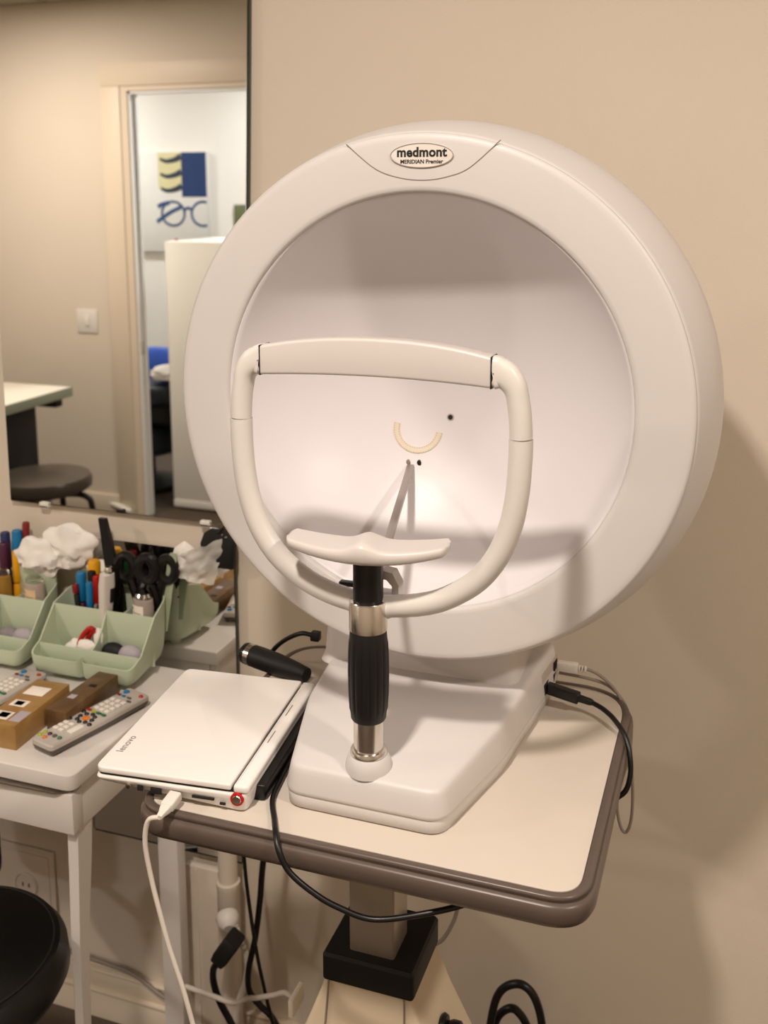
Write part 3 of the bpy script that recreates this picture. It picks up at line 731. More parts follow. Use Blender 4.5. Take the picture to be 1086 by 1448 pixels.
carton('tea_carton', (-0.919, 1.237, ZD + 0.0001), -0.02, 0.130, 0.036, 0.034, M_CARTOND, 'dark brown printed carton lying between the ochre carton and the remote',
       [(-0.004, -0.02, .006, .006, M_GREY), (0.004, 0.02, .006, .004, M_INK)])

def remote(loc, rz, label):
    t = thing('remote_control', label, 'remote control', loc, rz, group='silver grey remote controls on the desk')
    Lr, Wr = 0.186, 0.050
    poly = rounded_poly([(-Wr / 2 + .002, -Lr / 2), (Wr / 2 - .002, -Lr / 2), (Wr / 2, 0), (Wr / 2 - .002, Lr / 2), (-Wr / 2 + .002, Lr / 2), (-Wr / 2, 0)], [.008, .008, .05, .006, .006, .05], 5)
    lv = []
    for z, ins in ((0.0005, .008), (0.003, .004), (0.008, .0012), (0.012, 0)): lv.append([(x, y, z) for x, y in inset_poly(poly, ins)])
    obj('lower_shell', loft(lv), M_REMD, t, local=True)
    lv = []
    for z, ins in ((0.0121, 0), (0.0175, .0004), (0.0195, .0022), (0.0200, .005)): lv.append([(x, y, z) for x, y in inset_poly(poly, ins)])
    obj('upper_shell', loft(lv), M_REM, t, local=True)
    def key(x, y, w_, l_, m, lab=None, rd=False):
        if rd: b = lathe([(0, 0.0195), (w_, 0.0195), (w_, 0.0212), (w_ * .75, 0.0222), (0, 0.0224)], 'Z', (x, y, 0), 16)
        else: b = nbox(x - w_, x + w_, y - l_, y + l_, 0.0195, 0.0221, 0.0009)
        return obj('button', b, m, t, local=True, label=lab)
    # far end: power, source row
    key(0.017, 0.080, .0035, 0, M_RED, 'red power button', True)
    key(-0.013, 0.078, .0050, 0, M_BLUE, 'blue button', True); key(-0.016, 0.066, .0035, .002, M_DRED, 'dark red button'); key(-0.006, 0.066, .0035, .002, M_BLUE, 'small blue button')
    key(0.006, 0.066, .004, .0018, M_REMD); key(0.014, 0.058, .004, .0018, M_REMD)
    for r_ in range(4):
        for c_ in range(3): key(-0.0125 + c_ * 0.0115, 0.050 - r_ * 0.0105, .0042, .0034, M_KEYW)
    for c_, (mm, lb) in enumerate(((M_RED, 'red button'), (M_LIME, 'yellow button'), (M_GREEN, 'green button'), (M_GREEN, 'dark green button'))):
        key(-0.0165 + c_ * 0.0105, 0.008, .0042, .0024, mm, lb)
    # navigation ring
    key(0.0, -0.012, .0058, 0, M_ORAN, 'orange centre button', True)
    for k in range(8):
        a = k * PI / 4; key(0.0125 * math.cos(a), -0.012 + 0.0125 * math.sin(a), .0036, 0, M_BLACK, None, True)
    key(-0.019, 0.000, .0036, 0, M_BLACK, None, True); key(0.019, -0.022, .0036, 0, M_BLACK, None, True)
    key(-0.019, -0.026, .0036, 0, M_BLACK, None, True)
    key(0.013, -0.042, .0055, .012, M_KEYW, 'long white rocker')
    for r_ in range(3):
        for c_ in range(2): key(-0.015 + c_ * 0.0115, -0.036 - r_ * 0.0095, .0042, .003, M_KEYW)
    for k, (mm, lb) in enumerate(((M_LIME, 'lime button'), (M_PURP, 'plum button'), (M_REMD, None), (M_GREEN, 'dark green button'))):
        key(-0.0175 + k * 0.0105, -0.071, .0036, 0, mm, lb, True)
    key(-0.0175, -0.080, .0036, 0, M_LIME, 'lime button', True); key(-0.006, -0.081, .0036, 0, M_ORAN, 'tan button', True)
    return t
r1 = remote((-0.877, 1.200, ZD + 0.0005), -0.26, 'silver grey remote control in full view near the laptop')
r2 = dup(r1); r2['label'] = 'silver grey remote control cut by the photo’s left edge, beside the ochre carton'
r2.location = (-1.062, 1.205, ZD + 0.0005); r2.rotation_euler = (0, 0, -0.12)

# ------------------------------------------------------------------ instrument cart
SCALE[0] = 0.85
ZT = 0.8375
t = thing('instrument_cart', 'cream-topped instrument cart with grey-brown bumper carrying the testing machine', 'cart', (-0.38, 1.2, 0))
lam = rounded_poly([(-0.638, 0.966), (-0.1245, 0.966), (-0.1245, 1.43), (-0.638, 1.43)], [0.030, 0.034, 0.075, 0.06], 10)
obj('tabletop', prism(lam, ZT - 0.030, ZT, 0.0008), M_LAM, t)
bo = inset_poly(lam, -0.0006)
prof = [(0.0, -0.0008), (0.0035, 0.0006), (0.0085, 0.0002), (0.0100, -0.0016), (0.0100, -0.0042), (0.0086, -0.0062), (0.0088, -0.0078), (0.0130, -0.0090), (0.0148, -0.0118), (0.0153, -0.018), (0.0148, -0.027), (0.0118, -0.0335), (0.006, -0.0358), (0.0, -0.036)]
bm = loft([[(x, y, ZT + dz) for x, y in inset_poly(bo, -o_)] for o_, dz in prof], cap=False)
obj('bumper_band', bm, M_BAND, t, sharp=0.9)
obj('underframe', nbox(-0.52, -0.26, 1.05, 1.33, ZT - 0.052, ZT - 0.0305, 0.003), M_BLACKM, t)
obj('column', nbox(-0.430, -0.369, 1.097, 1.155, 0.50, ZT - 0.0525, 0.004, 3), M_SATIN, t)
bm = loft([[(x, y, z) for x, y in inset_poly(rounded_poly(rect(-0.461, -0.338, 1.080, 1.196), .006, 4), i_)] for z, i_ in ((0.556, 0.001), (0.558, 0), (0.590, 0), (0.594, 0.003))])
obj('collar', bm, M_BLACKM, t)
def hs(k, z): 
    return [(-0.3995 + (x + 0.3995) * kx, 1.138 + (y - 1.138) * ky, z) for (x, y), kx, ky in [((p), k[0], k[1]) for p in rounded_poly(rect(-0.458, -0.341, 1.083, 1.193), .006, 4)]]
obj('base_housing', loft([hs((1, 1), 0.5555), hs((1.35, 1.12), 0.50), hs((2.0, 1.5), 0.40), hs((2.6, 1.9), 0.28), hs((2.7, 2.0), -0.155)]), M_CREAM, t)
obj('housing_seam', tube([(-0.452, 1.0805, 0.555), (-0.4545, 1.074, 0.50), (-0.457, 1.0542, 0.40)], 0.0012, sm=3), M_SEAM, t)
obj('housing_seam', tube([(-0.350, 1.0805, 0.555), (-0.348, 1.074, 0.50), (-0.346, 1.0542, 0.40)], 0.0012, sm=3), M_SEAM, t)
obj('data_plate', nbox(-0.435, -0.405, 1.0705, 1.0722, 0.486, 0.5005, 0.0003), M_WHITEP, t)
kb = obj('height_knob', lathe([(0, 0), (0.020, 0), (0.022, 0.003), (0.020, 0.008), (0.014, 0.010), (0.017, 0.016), (0.017, 0.026), (0.012, 0.030), (0, 0.030)], 'X', (-0.318, 1.135, 0.475), 18), M_BLACK, t)
SCALE[0] = 1.0
obj('base_foot', prism(rounded_poly(rect(-0.56, -0.12, 0.77, 1.19), 0.05, 6), 0.055, 0.0995, 0.006), M_CREAM, t)
for x in (-0.52, -0.16):
    for y in (0.81, 1.15):
        cst = obj('caster', nbox(x - 0.014, x + 0.014, y - 0.02, y + 0.02, 0.03, 0.0545, 0.003), M_BLACK, t)
        obj('wheel', lathe([(0, -0.011), (0.022, -0.011), (0.025, -0.008), (0.025, 0.008), (0.022, 0.011), (0, 0.011)], 'X', (x, y, 0.0252), 24), M_RUB, cst)
SCALE[0] = 0.85
# small white tag stuck on the housing's left side
tag(obj('cable_clip', nbox(-0.548, -0.540, 1.16, 1.20, 0.405, 0.432, 0.002), M_WHITEP), 'small white tag sticking out from the left of the cart housing', 'tag')

# ------------------------------------------------------------------ the visual field machine
BX, BY, BZ = -0.3767, 1.21, 1.288
P_ = thing('visual_field_machine', 'white bowl perimeter eye-testing machine standing on the cart', 'eye testing machine', (-0.382, 1.2, ZT))
# base
o = rounded_poly([(-0.4775, 1.0115), (-0.284, 1.0105), (-0.2475, 1.165), (-0.221, 1.420), (-0.543, 1.420), (-0.5165, 1.165)], [0.030, 0.030, 0.25, 0.02, 0.02, 0.25], 9)
def ztop(y):
    if y < 1.15: return 0.8895 + (y - 1.012) / 0.138 * 0.012
    return 0.9015 + (y - 1.15) / 0.27 * 0.009
def bl(ins, f=None, z=None): return [(x, y, z if f is None else ztop(y) + f) for x, y in inset_poly(o, ins)]
obj('base', loft([bl(.005, z=ZT + .0004), bl(.0025, z=ZT + .002), bl(.0018, z=ZT + .0165), bl(.0026, z=ZT + .0178), bl(.0004, z=ZT + .0200), bl(0.0, z=ZT + .024), bl(.0045, f=-.010), bl(.0058, f=-.0045), bl(.0082, f=-.0014), bl(.012, f=0.0)]), M_BODY, P_, sharp=1.2)
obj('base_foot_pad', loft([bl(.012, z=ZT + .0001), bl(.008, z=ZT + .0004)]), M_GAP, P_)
# neck under the bowl
nk = rounded_poly(rect(-0.535, -0.256, 1.268, 1.405), .02, 6)
obj('neck', loft([[(x, y, z) for x, y in inset_poly(nk, i_)] for z, i_ in ((0.898, -.006), (0.906, -.002), (0.912, 0), (0.955, .004), (1.05, .02))]), M_BODY, P_, sharp=1.0)
# bowl housing, front bezel, inner bowl
c = (BX, 0, BZ)
bm = lathe([(0.3345, 1.2145), (0.3372, 1.2165), (0.3385, 1.221), (0.3400, 1.2255), (0.3440, 1.2380), (0.3505, 1.262), (0.3540, 1.282), (0.3545, 1.294), (0.3535, 1.308), (0.347, 1.335), (0.330, 1.372), (0.30, 1.404), (0.22, 1.436), (0.10, 1.445), (0, 1.446)], 'Y', c, 160, cap=False)
for v in bm.verts: v.co.x += 0.095 * max(0, min(v.co.y, 1.32) - 1.2165)
obj('bowl_housing', bm, M_BODY, P_, sharp=1.2)
bz = obj('bezel', lathe([(0.262, 1.2240), (0.2648, 1.2165), (0.2658, 1.2125), (0.2680, 1.2105), (0.273, 1.2098), (0.325, 1.2098), (0.331, 1.2103), (0.3345, 1.2120), (0.3352, 1.2146), (0.330, 1.2185)], 'Y', c, 160, cap=False), M_BODY, P_, sharp=1.2)
R_, CYs = 0.285, 1.1074
a0 = math.asin(0.2635 / R_)
prof = [(R_ * math.sin(a0 * k / 40), CYs + R_ * math.cos(a0 * k / 40)) for k in range(41)]
prof = prof + [(0.2648, 1.2160)]
obj('inner_bowl', lathe(prof, 'Y', c, 128, cap=False), M_BOWL, P_, sharp=1.4)
def on_bowl(x, z, lift=0.0):
    dx_, dz_ = x - BX, z - BZ
    d = math.sqrt(max(0, R_ ** 2 - dx_ ** 2 - dz_ ** 2)); p = Vector((x, CYs + d, z)); n_ = (Vector((BX, CYs, BZ)) - p).normalized()
    return p + n_ * lift
# maker's badge and the seam round it
obj('badge_seam', tube([(-0.4705, 1.2097, 1.6105), (-0.434, 1.2097, 1.5815), (-0.402, 1.2097, 1.570), (-0.370, 1.2097, 1.567), (-0.341, 1.2097, 1.571), (-0.314, 1.2097, 1.5815), (-0.2775, 1.2097, 1.6125)], 0.0006, n=8), M_SEAM, bz)
bd = obj('badge', loft([[(-0.3735 + 0.0400 * k_ * math.cos(2 * PI * i / 48), y_, 1.596 + 0.0148 * k_ * math.sin(2 * PI * i / 48)) for i in range(48)] for k_, y_ in ((1, 1.2097), (1, 1.2088), (.985, 1.2085))]), mat('badge_silver', '#dbd3cb', 0.3, vary=0.01), P_)
obj('badge_outline', tube([(-0.3735 + 0.0392 * math.cos(2 * PI * i / 48), 1.2084, 1.596 + 0.0142 * math.sin(2 * PI * i / 48)) for i in range(48)], 0.00055, n=8, sm=1, closed=True), M_GINK, bd)
FT = Matrix.Rotation(PI / 2, 4, 'X')
obj('badge_lettering', text_bm('medmont', 0.0156, T(-0.3735, 1.2083, 1.5995) @ FT, 0.00050, 0.0002, 1.03), M_INK, bd, rec=False)
obj('badge_lettering', text_bm('MERIDIAN Premier', 0.0066, T(-0.3735, 1.2083, 1.5886) @ FT, 0.00014, 0.0002, 1.0), M_INK, bd, rec=False)
# fixation hole and LED horseshoe on the bowl's inside
def disc_on(p, r, lift, seg=28):
    n_ = (Vector((BX, CYs, BZ)) - p).normalized(); M = Matrix.Translation(p) @ n_.to_track_quat('Z', 'Y').to_matrix().to_4x4()
    bm = lathe([(0, lift), (r, lift), (r, lift - 0.001), (0, lift - 0.001)], 'Z', (0, 0, 0), seg); bm.transform(M); return bm
hp = on_bowl(-0.3834, 1.2381)
fr = obj('fixation_ring', disc_on(hp, 0.0052, 0.0006), mat('ring_grey', '#a9a19b', 0.4), P_)
obj('fixation_hole', disc_on(hp, 0.0034, 0.0010), M_INK, fr)
hc = on_bowl(-0.4285, 1.2200); nrm = (Vector((BX, CYs, BZ)) - hc).normalized()
ux = Vector((0, 0, 1)).cross(nrm) * -1; ux = nrm.cross(Vector((0, 0, 1))).normalized() * -1
if ux.x < 0: ux = -ux
uz = ux.cross(nrm); uz = -uz if uz.z < 0 else uz
def hpt(r, a, lift):
    q = hc + ux * (r * math.cos(a)) + uz * (r * math.sin(a))
    d = (q - Vector((BX, CYs, BZ))); d.normalize()
    return Vector((BX, CYs, BZ)) + d * (R_ - lift)
A0, A1 = math.radians(165), math.radians(352)
bm = bmesh.new(); k = 48; lv = []
for i in range(k + 1):
    a = A0 + (A1 - A0) * i / k
    lv.append([bm.verts.new(hpt(r, a, l_)) for r, l_ in ((0.0266, 0.0002), (0.0266, 0.0012), (0.0356, 0.0012), (0.0356, 0.0002))])
for A_, B_ in zip(lv, lv[1:]):
    for j in range(4): bm.faces.new((A_[j], A_[(j + 1) % 4], B_[(j + 1) % 4], B_[j]))
bm.faces.new(lv[0]); bm.faces.new(lv[-1])
hsx = obj('led_horseshoe', bm, M_LED, P_)
bm = bmesh.new()
for rr, cnt in ((0.0279, 26), (0.0344, 32)):
    for i in range(cnt):
        a = A0 + (A1 - A0) * (i + .5) / cnt; p = hpt(rr, a, 0.0013)
        bmesh.ops.create_icosphere(bm, subdivisions=1, radius=0.0007, matrix=Matrix.Translation(p))
obj('led_dots', bm, M_LEDD, hsx)
# slot and rod
sp_ = on_bowl(-0.4299, 1.1729)
for sg, mm in ((-1, M_SEAM), (1, M_GAP)):
    q = sp_ + ux * (0.0078 * sg)
    t_ = bmesh.new(); bmesh.ops.create_icosphere(t_, subdivisions=2, radius=1); t_.transform(Matrix.Translation(q) @ Matrix.Diagonal((0.0034, 0.0016, 0.0056, 1))); obj('slot', t_, mm, P_)
rod_a = Vector((-0.3904, 1.090, 1.0978)); rod_b = sp_ + nrm * 0.002 - uz * 0.004 - ux * 0.004
A = along(rod_a, rod_b); L_ = (rod_b - rod_a).length
bm = nbox(-0.0050, 0.0050, -0.0030, 0.0030, 0, L_, 0.0008); bm.transform(A); obj('lens_rod', bm, mat('anodised_bar', '#a59c98', 0.35, 0.6, vary=0.03), P_)
# chin rest post
px, pyy = -0.382, 1.042
obj('post_dome', lathe([(0.0275, 0.888), (0.0274, 0.894), (0.0265, 0.8995), (0.0245, 0.9055), (0.0225, 0.9085), (0, 0.9088)], 'Z', (px, pyy, 0), 48, cap=False), M_BODY, P_)
obj('post_ring', lathe([(0.0205, 0.9080), (0.0218, 0.9095), (0.0218, 0.9125), (0.0205, 0.9150), (0.0178, 0.9155)], 'Z', (px, pyy, 0), 48), M_STEEL, P_)
obj('post_sleeve', lathe([(0.0175, 0.914), (0.0175, 0.9535)], 'Z', (px, pyy, 0), 48), M_STEEL, P_)
bm = bmesh.new(); nn = 96; rings = []
for z, r in ((0.9525, .0195), (0.9545, .0206), (0.962, .0213), (0.967, .0226), (0.985, .0236), (1.01, .0240), (1.032, .0236), (1.046, .0229), (1.051, .0219), (1.060, .0213), (1.0625, .0205)):
    rib = 0.0011 if 0.966 < z < 1.047 else 0
    rings.append([(px + (r - rib * max(0, math.cos(16 * 2 * PI * k / nn)) ** 3) * math.cos(2 * PI * k / nn), pyy + (r - rib * max(0, math.cos(16 * 2 * PI * k / nn)) ** 3) * math.sin(2 * PI * k / nn), z) for k in range(nn)])
loft(rings, bm=bm); obj('ribbed_grip', bm, M_RUB, P_)
obj('post_collar', lathe([(0.0205, 1.0615), (0.0220, 1.0625), (0.0220, 1.0955), (0.0208, 1.0975), (0.0178, 1.0975)], 'Z', (px, pyy, 0), 48), M_STEEL, P_)
obj('post_tube', lathe([(0.0172, 1.096), (0.0172, 1.163)], 'Z', (px, pyy, 0), 48), M_BLACK, P_)
obj('collar_bracket', nbox(px - 0.026, px + 0.026, pyy + 0.004, pyy + 0.042, 1.073, 1.0985, 0.006, 3), M_TUBE, P_)
# clamp behind the post
bm = loft([[(px + 0.007 + u, y, 1.090 + v) for u, v in ((0, -.004), (.0225, -.004), (.0225, .020), (.015, .034), (0.002, .036), (-.006, .030), (0, .026), (.008, .025), (.0145, .018), (.0145, .006), (0, .004))] for y in (1.062, 1.080)])
obj('clamp_bracket', bm, M_BODY, P_)
obj('clamp_lever', nbox(px - 0.047, px - 0.020, 1.068, 1.078, 1.0975, 1.1035, 0.002), M_BLACK, P_)
# chin rest
bm = bmesh.new(); NU, NP = 44, 20; rings = []
cyaw = math.radians(5)
for i in range(NU + 1):
    u = -1 + 2 * i / NU
    half = 0.0265 * (1 - 0.30 * abs(u) ** 3)
    endk = 1.0 if abs(u) < .95 else math.sqrt(max(0.25, 1 - ((abs(u) - .95) / .05) ** 2))
    zt_ = 1.1760 + 0.0075 * math.exp(-(u / .19) ** 2) + 0.0060 * abs(u) ** 3
    zb_ = 1.1545 + 0.0125 * abs(u) ** 2.2
    cz, hz = (zt_ + zb_) / 2, (zt_ - zb_) / 2 * (0.55 + 0.45 * endk)
    ring_ = []
    for j in range(NP):
        a = 2 * PI * j / NP; ca, sa = math.cos(a), math.sin(a)
        yy = math.copysign(abs(ca) ** .55, ca) * half * endk; zz = math.copysign(abs(sa) ** .6, sa) * hz
        if sa > 0: zz -= 0.0035 * (1 - abs(ca) ** 2) * (1 if abs(u) > .2 else abs(u) / .2)     # cupped top
        yc = -0.006 * (1 - abs(u)) + 0.004 * abs(u)
        q = Vector((u * 0.0925, yy + yc, 0)); q.rotate(Matrix.Rotation(cyaw, 3, 'Z'))
        ring_.append((BX - 0.0025 + q.x, 1.030 + q.y, cz + zz - 0.0045 + 0.0015 * u))
    rings.append(ring_)
loft(rings, bm=bm); obj('chin_rest', bm, M_PAD, P_, sharp=1.5)
# headrest frame
def sweep_xz(path, rin, rout, y, power=1.0, n=24, samples=10):
    P = smooth_path([(x, 0, z) for x, z in path], samples); N = len(P); bm = bmesh.new(); rings = []
    for i, p in enumerate(P):
        t_ = (P[min(N - 1, i + 1)] - P[max(0, i - 1)]).normalized(); nn_ = Vector((-t_.z, 0, t_.x)); s = i / (N - 1)
        ri, ro, pw = rin(s), rout(s), power(s) if callable(power) else power
        ring_ = []
        for k in range(n):
            a = 2 * PI * k / n; ca, sa = math.cos(a), math.sin(a)
            ring_.append(tuple(Vector((p.x, y(s) if callable(y) else y, p.z)) + nn_ * (math.copysign(abs(ca) ** pw, ca) * ri) + Vector((0, 1, 0)) * (math.copysign(abs(sa) ** pw, sa) * ro)))
        rings.append(ring_)
    return loft(rings, bm=bm)
FY = 1.050
lp = [(-0.5112, 1.3664), (-0.5140, 1.3664), (-0.5245, 1.3618), (-0.5335, 1.350), (-0.538, 1.330), (-0.5400, 1.312), (-0.5408, 1.2967)]
lp2 = [(-0.5408, 1.2957), (-0.5405, 1.270), (-0.5382, 1.235), (-0.5320, 1.200), (-0.5190, 1.165), (-0.4960, 1.133), (-0.4620, 1.1085), (-0.4300, 1.0960), (-0.3985, 1.0895)]
capin = lambda s: 0.0178 - 0.0055 * min(1, s / .55) ** 1.2
pw = lambda s: 0.35 + 0.65 * min(1, s / .6)
obj('frame_corner', sweep_xz(lp, capin, lambda s: .0125, FY, pw), M_TUBE, P_, sharp=1.2)
obj('frame_tube', sweep_xz(lp2, lambda s: .0130, lambda s: .0125, FY), M_TUBE, P_, sharp=1.2)
mir = lambda L__: [(2 * BX - x, z) for x, z in L__]
rp2 = mir(lp2[:-1]) + [(-0.3640, 1.0885)]
obj('frame_corner', sweep_xz(mir(lp), capin, lambda s: .0125, FY, pw), M_TUBE, P_, sharp=1.2)
obj('frame_tube', sweep_xz(rp2, lambda s: .0130, lambda s: .0125, FY), M_TUBE, P_, sharp=1.2)
# forehead bar
NB = 40; rings = []
bx0, bx1 = -0.5093, 2 * BX + 0.5093
for i in range(NB + 1):
    s = i / NB; x = bx0 + (bx1 - bx0) * s; u = 2 * s - 1
    zt_ = 1.3830 + 0.0128 * (1 - abs(u) ** 2.2); zb_ = 1.3500 + 0.0036 * (1 - u * u)
    bow = 0.006 * (1 - u * u)
    pl = rounded_poly(rect(-0.0125, 0.0125, zb_, zt_), 0.0035, 3)
    rings.append([(x, FY + bow + y, z) for y, z in pl])
obj('forehead_bar', loft(rings), M_PAD, P_, sharp=0.7)
for x in (bx0 - 0.0006, bx1 + 0.0006):
    obj('bar_joint', nbox(x - 0.0007, x + 0.0007, FY - 0.0129, FY + 0.0129, 1.3496, 1.3836), M_GAP, P_)
# ports on the base's right side
n_r = Vector((1, -0.104, 0)).normalized()
pf = obj('port_panel', loft([[(-0.2295 + s_ + (y - 1.37) * 0.104, y, z) for y, z in rounded_poly(rect(1.335, 1.412, 0.853, 0.893), 0.004, 3)] for s_ in (-.004, .0012)]), mat('port_panel_grey', '#b5aba2', 0.5), P_)
for yy, zz, a_, b_ in ((1.352, .868, .011, .0075), (1.397, .8825, .009, .006), (1.392, .866, .006, .005)):
    obj('socket', nbox(-0.2305 + (yy - 1.37) * .104, -0.2281 + (yy - 1.37) * .104 + .0016, yy - a_, yy + a_, zz - b_, zz + b_), M_GAP, pf)

# ------------------------------------------------------------------ cables of the machine
t = thing('usb_cable', 'grey cable with white plug looping down behind the cart’s right edge', 'cable', (-0.2, 1.4, 0.88))
obj('plug', nbox(-0.2225, -0.192, 1.392, 1.404, 0.8755, 0.8885, 0.002), M_WPLUG, t)
bm = bmesh.new()
for k in range(3): lathe([(0.0028, 0), (0.0050, 0.0006), (0.0050, 0.0024), (0.0028, 0.003)], 'X', (-0.1918 + k * 0.0042, 1.398, 0.8815), 14, bm=bm)
obj('strain_relief', bm, M_WPLUG, t)
obj('cord', tube([(-0.192, 1.398, 0.8815), (-0.1756, 1.405, 0.8777), (-0.1551, 1.408, 0.8658), (-0.134, 1.410, 0.841), (-0.1185, 1.412, 0.790), (-0.1125, 1.412, 0.7324), (-0.1090, 1.412, 0.6886), (-0.1100, 1.412, 0.6491), (-0.1166, 1.412, 0.6295), (-0.1252, 1.412, 0.6402), (-0.1306, 1.412, 0.6731), (-0.1250, 1.414, 0.7132), (-0.1170, 1.416, 0.7477), (-0.1160, 1.418, 0.790), (-0.126, 1.416, 0.8279), (-0.1475, 1.414, 0.852), (-0.175, 1.410, 0.862), (-0.221, 1.407, 0.866)], 0.0023, sm=6), M_GCORD, t)
t = thing('power_cable', 'black power cable with straight black plug at the machine’s right side', 'cable', (-0.2, 1.352, 0.867))
A = along((-0.2285, 1.352, 0.868), (-0.1805, 1.348, 0.861))
bm = nbox(-.0072, .0072, -.0075, .0075, 0, .047, .0025, 3); bm.transform(A); obj('plug', bm, M_BLACK, t)
bm = lathe([(.0055, .046), (.0050, .062), (.0040, .066)], 'Z', (0, 0, 0), 16); bm.transform(A); obj('strain_relief', bm, M_RUB, t)
obj('cord', tube([(-0.1655, 1.3465, 0.859), (-0.148, 1.338, 0.856), (-0.130, 1.320, 0.852), (-0.113, 1.298, 0.842), (-0.1045, 1.282, 0.822), (-0.1030, 1.275, 0.800), (-0.1085, 1.270, 0.780), (-0.125, 1.268, 0.765)], 0.0035), M_BCORD, t)

# response button
t = thing('response_button', 'black handheld response button with silver band lying behind the laptop', 'response button', (-0.65, 1.33, ZT))
ba, bb = (-0.697, 1.338, ZT + 0.0185), (-0.575, 1.305, ZT + 0.0145)
A = along(ba, bb)
bm = lathe([(0, -.002), (.010, 0), (.0155, .005), (.0165, .010), (.0165, .013)], 'Z', (0, 0, 0), 28); bm.transform(A); obj('press_cap', bm, M_BLACK, t)
bm = lathe([(.0167, .0132), (.0167, .0225)], 'Z', (0, 0, 0), 28); bm.transform(A); obj('silver_band', bm, M_STEEL, t)
bm = lathe([(.0165, .0227), (.0170, .035), (.0165, .07), (.0135, .105), (.0110, .126), (0, .128)], 'Z', (0, 0, 0), 28); bm.transform(A); obj('grip', bm, M_RUB, t)
obj('cord', tube([(-0.5775, 1.335, 0.9015), (-0.598, 1.338, 0.9005), (-0.624, 1.342, 0.886), (-0.646, 1.346, 0.866), (-0.660, 1.348, 0.845), (-0.672, 1.352, 0.8405), (-0.675, 1.362, 0.8402), (-0.66, 1.372, 0.8402)], 0.0036), M_BCORD, t)
obj('plug', nbox(-0.580, -0.566, 1.328, 1.341, 0.8945, 0.9085, 0.002), M_BLACK, t)

# ------------------------------------------------------------------ laptop
LZ = 0.0
ang = math.radians(5.8)
lap = thing('netbook', 'small closed white laptop lying beside the machine on the cart corner', 'laptop', (-0.705, 0.962, ZT), ang)
LW, LL = 0.196, 0.270      # hinge side to free edge, length
def lp3(x, y, z): return (x, y, z)
base_poly = rounded_poly(rect(0.0, LW, 0.0, LL), [.010, .014, .014, .010], 6)
hz0 = 0.0065
def bez(ins, f):
    L = []
    for x, y in inset_poly(base_poly, ins): L.append((x, y, f(x)))
    return L
lowf = lambda x: 0.0165 - 0.0125 * min(1, x / 0.06) - 0.0035 * min(1, max(0, (x - .12)) / .06)
obj('lower_case', loft([bez(.009, lambda x: lowf(x) + .0007), bez(.0035, lambda x: lowf(x) + .002), bez(.0006, lambda x: max(lowf(x) + .006, .0165)), bez(0, lambda x: .0215), bez(.0006, lambda x: .0235), bez(.002, lambda x: .0242)]), M_LAPS, lap, local=True, sharp=0.9)
obj('lid_gap', prism(inset_poly(base_poly, .004), .0243, .0275), M_GAP, lap, local=True)
lid_poly = rounded_poly([(0.0005, 0.0005), (LW - 0.021, 0.0005), (LW - 0.021, LL - .0005), (0.0005, LL - .0005)], [.012, .003, .003, .012], 6)
ld = obj('lid', prism(lid_poly, .0276, .0355, .002), M_LAP, lap, local=True)
hin = rounded_poly(rect(LW - 0.0185, LW + .001, 0.0006, LL - .0006), [.004, .008, .008, .004], 5)
obj('hinge_cover', prism(hin, .0245, .0350, .0035), M_LAP, lap, local=True)
obj('battery', prism(rounded_poly(rect(LW - 0.045, LW + 0.011, 0.030, LL - .045), .006, 4), .0006, .0205, .002), M_BLACK, lap, local=True)
# ports along the near side
def port(xa, xb, za, zb, m=M_GAP, nm='port'): return obj(nm, nbox(xa, xb, -.0007, .0015, za, zb, .0003), m, lap, local=True)
def roundport(x, z, r, m1, m2):
    q = obj('audio_jack', lathe([(0, -.0009), (r, -.0009), (r, .002), (0, .002)], 'Y', (x, 0, z), 18), m1, lap, local=True)
    obj('jack_hole', lathe([(0, -.0012), (r * .55, -.0012), (r * .55, .001), (0, .001)], 'Y', (x, 0, z), 14), m2, q, local=True)
roundport(0.044, .0145, .0036, M_STEEL, M_GAP)
port(.056, .063, .0118, .0185); port(.073, .087, .0105, .0178)
port(.126, .154, .0125, .0155); port(.161, .168, .0085, .0112)
pb = obj('power_button', lathe([(0, -.0012), (.0075, -.0012), (.0082, .0), (.0082, .003), (0, .003)], 'Y', (LW - .0135, 0, .0178), 28), M_RED, lap, local=True, label='round button with red ring')
obj('button_cap', lathe([(0, -.0020), (.0050, -.0020), (.0056, -.0012), (.0056, .001), (0, .001)], 'Y', (LW - .0135, 0, .0178), 24), M_STEEL, pb, local=True)
for ya, yb in ((.10, .13), (.17, .20)):
    obj('hinge_slot', nbox(LW - .012, LW - .0105, ya, yb, .0349, .0352), M_SEAM, lap, local=True)
for fx, fy_ in ((.03, .04), (.03, LL - .04)):
    obj('rubber_foot', lathe([(.005, .0002), (.005, lowf(fx) + .003)], 'Z', (fx, fy_, 0), 12), M_BLACK, lap, local=True)
bm = text_bm('lenovo', 0.0135, T(0.0145, 0.056, 0.0356) @ Matrix.Rotation(PI / 2, 4, 'Z'), 0.0002, 0.00012, 1.05)
obj('lid_lettering', bm, M_GINK, lap, local=True, rec=False, label='outlined grey maker lettering')
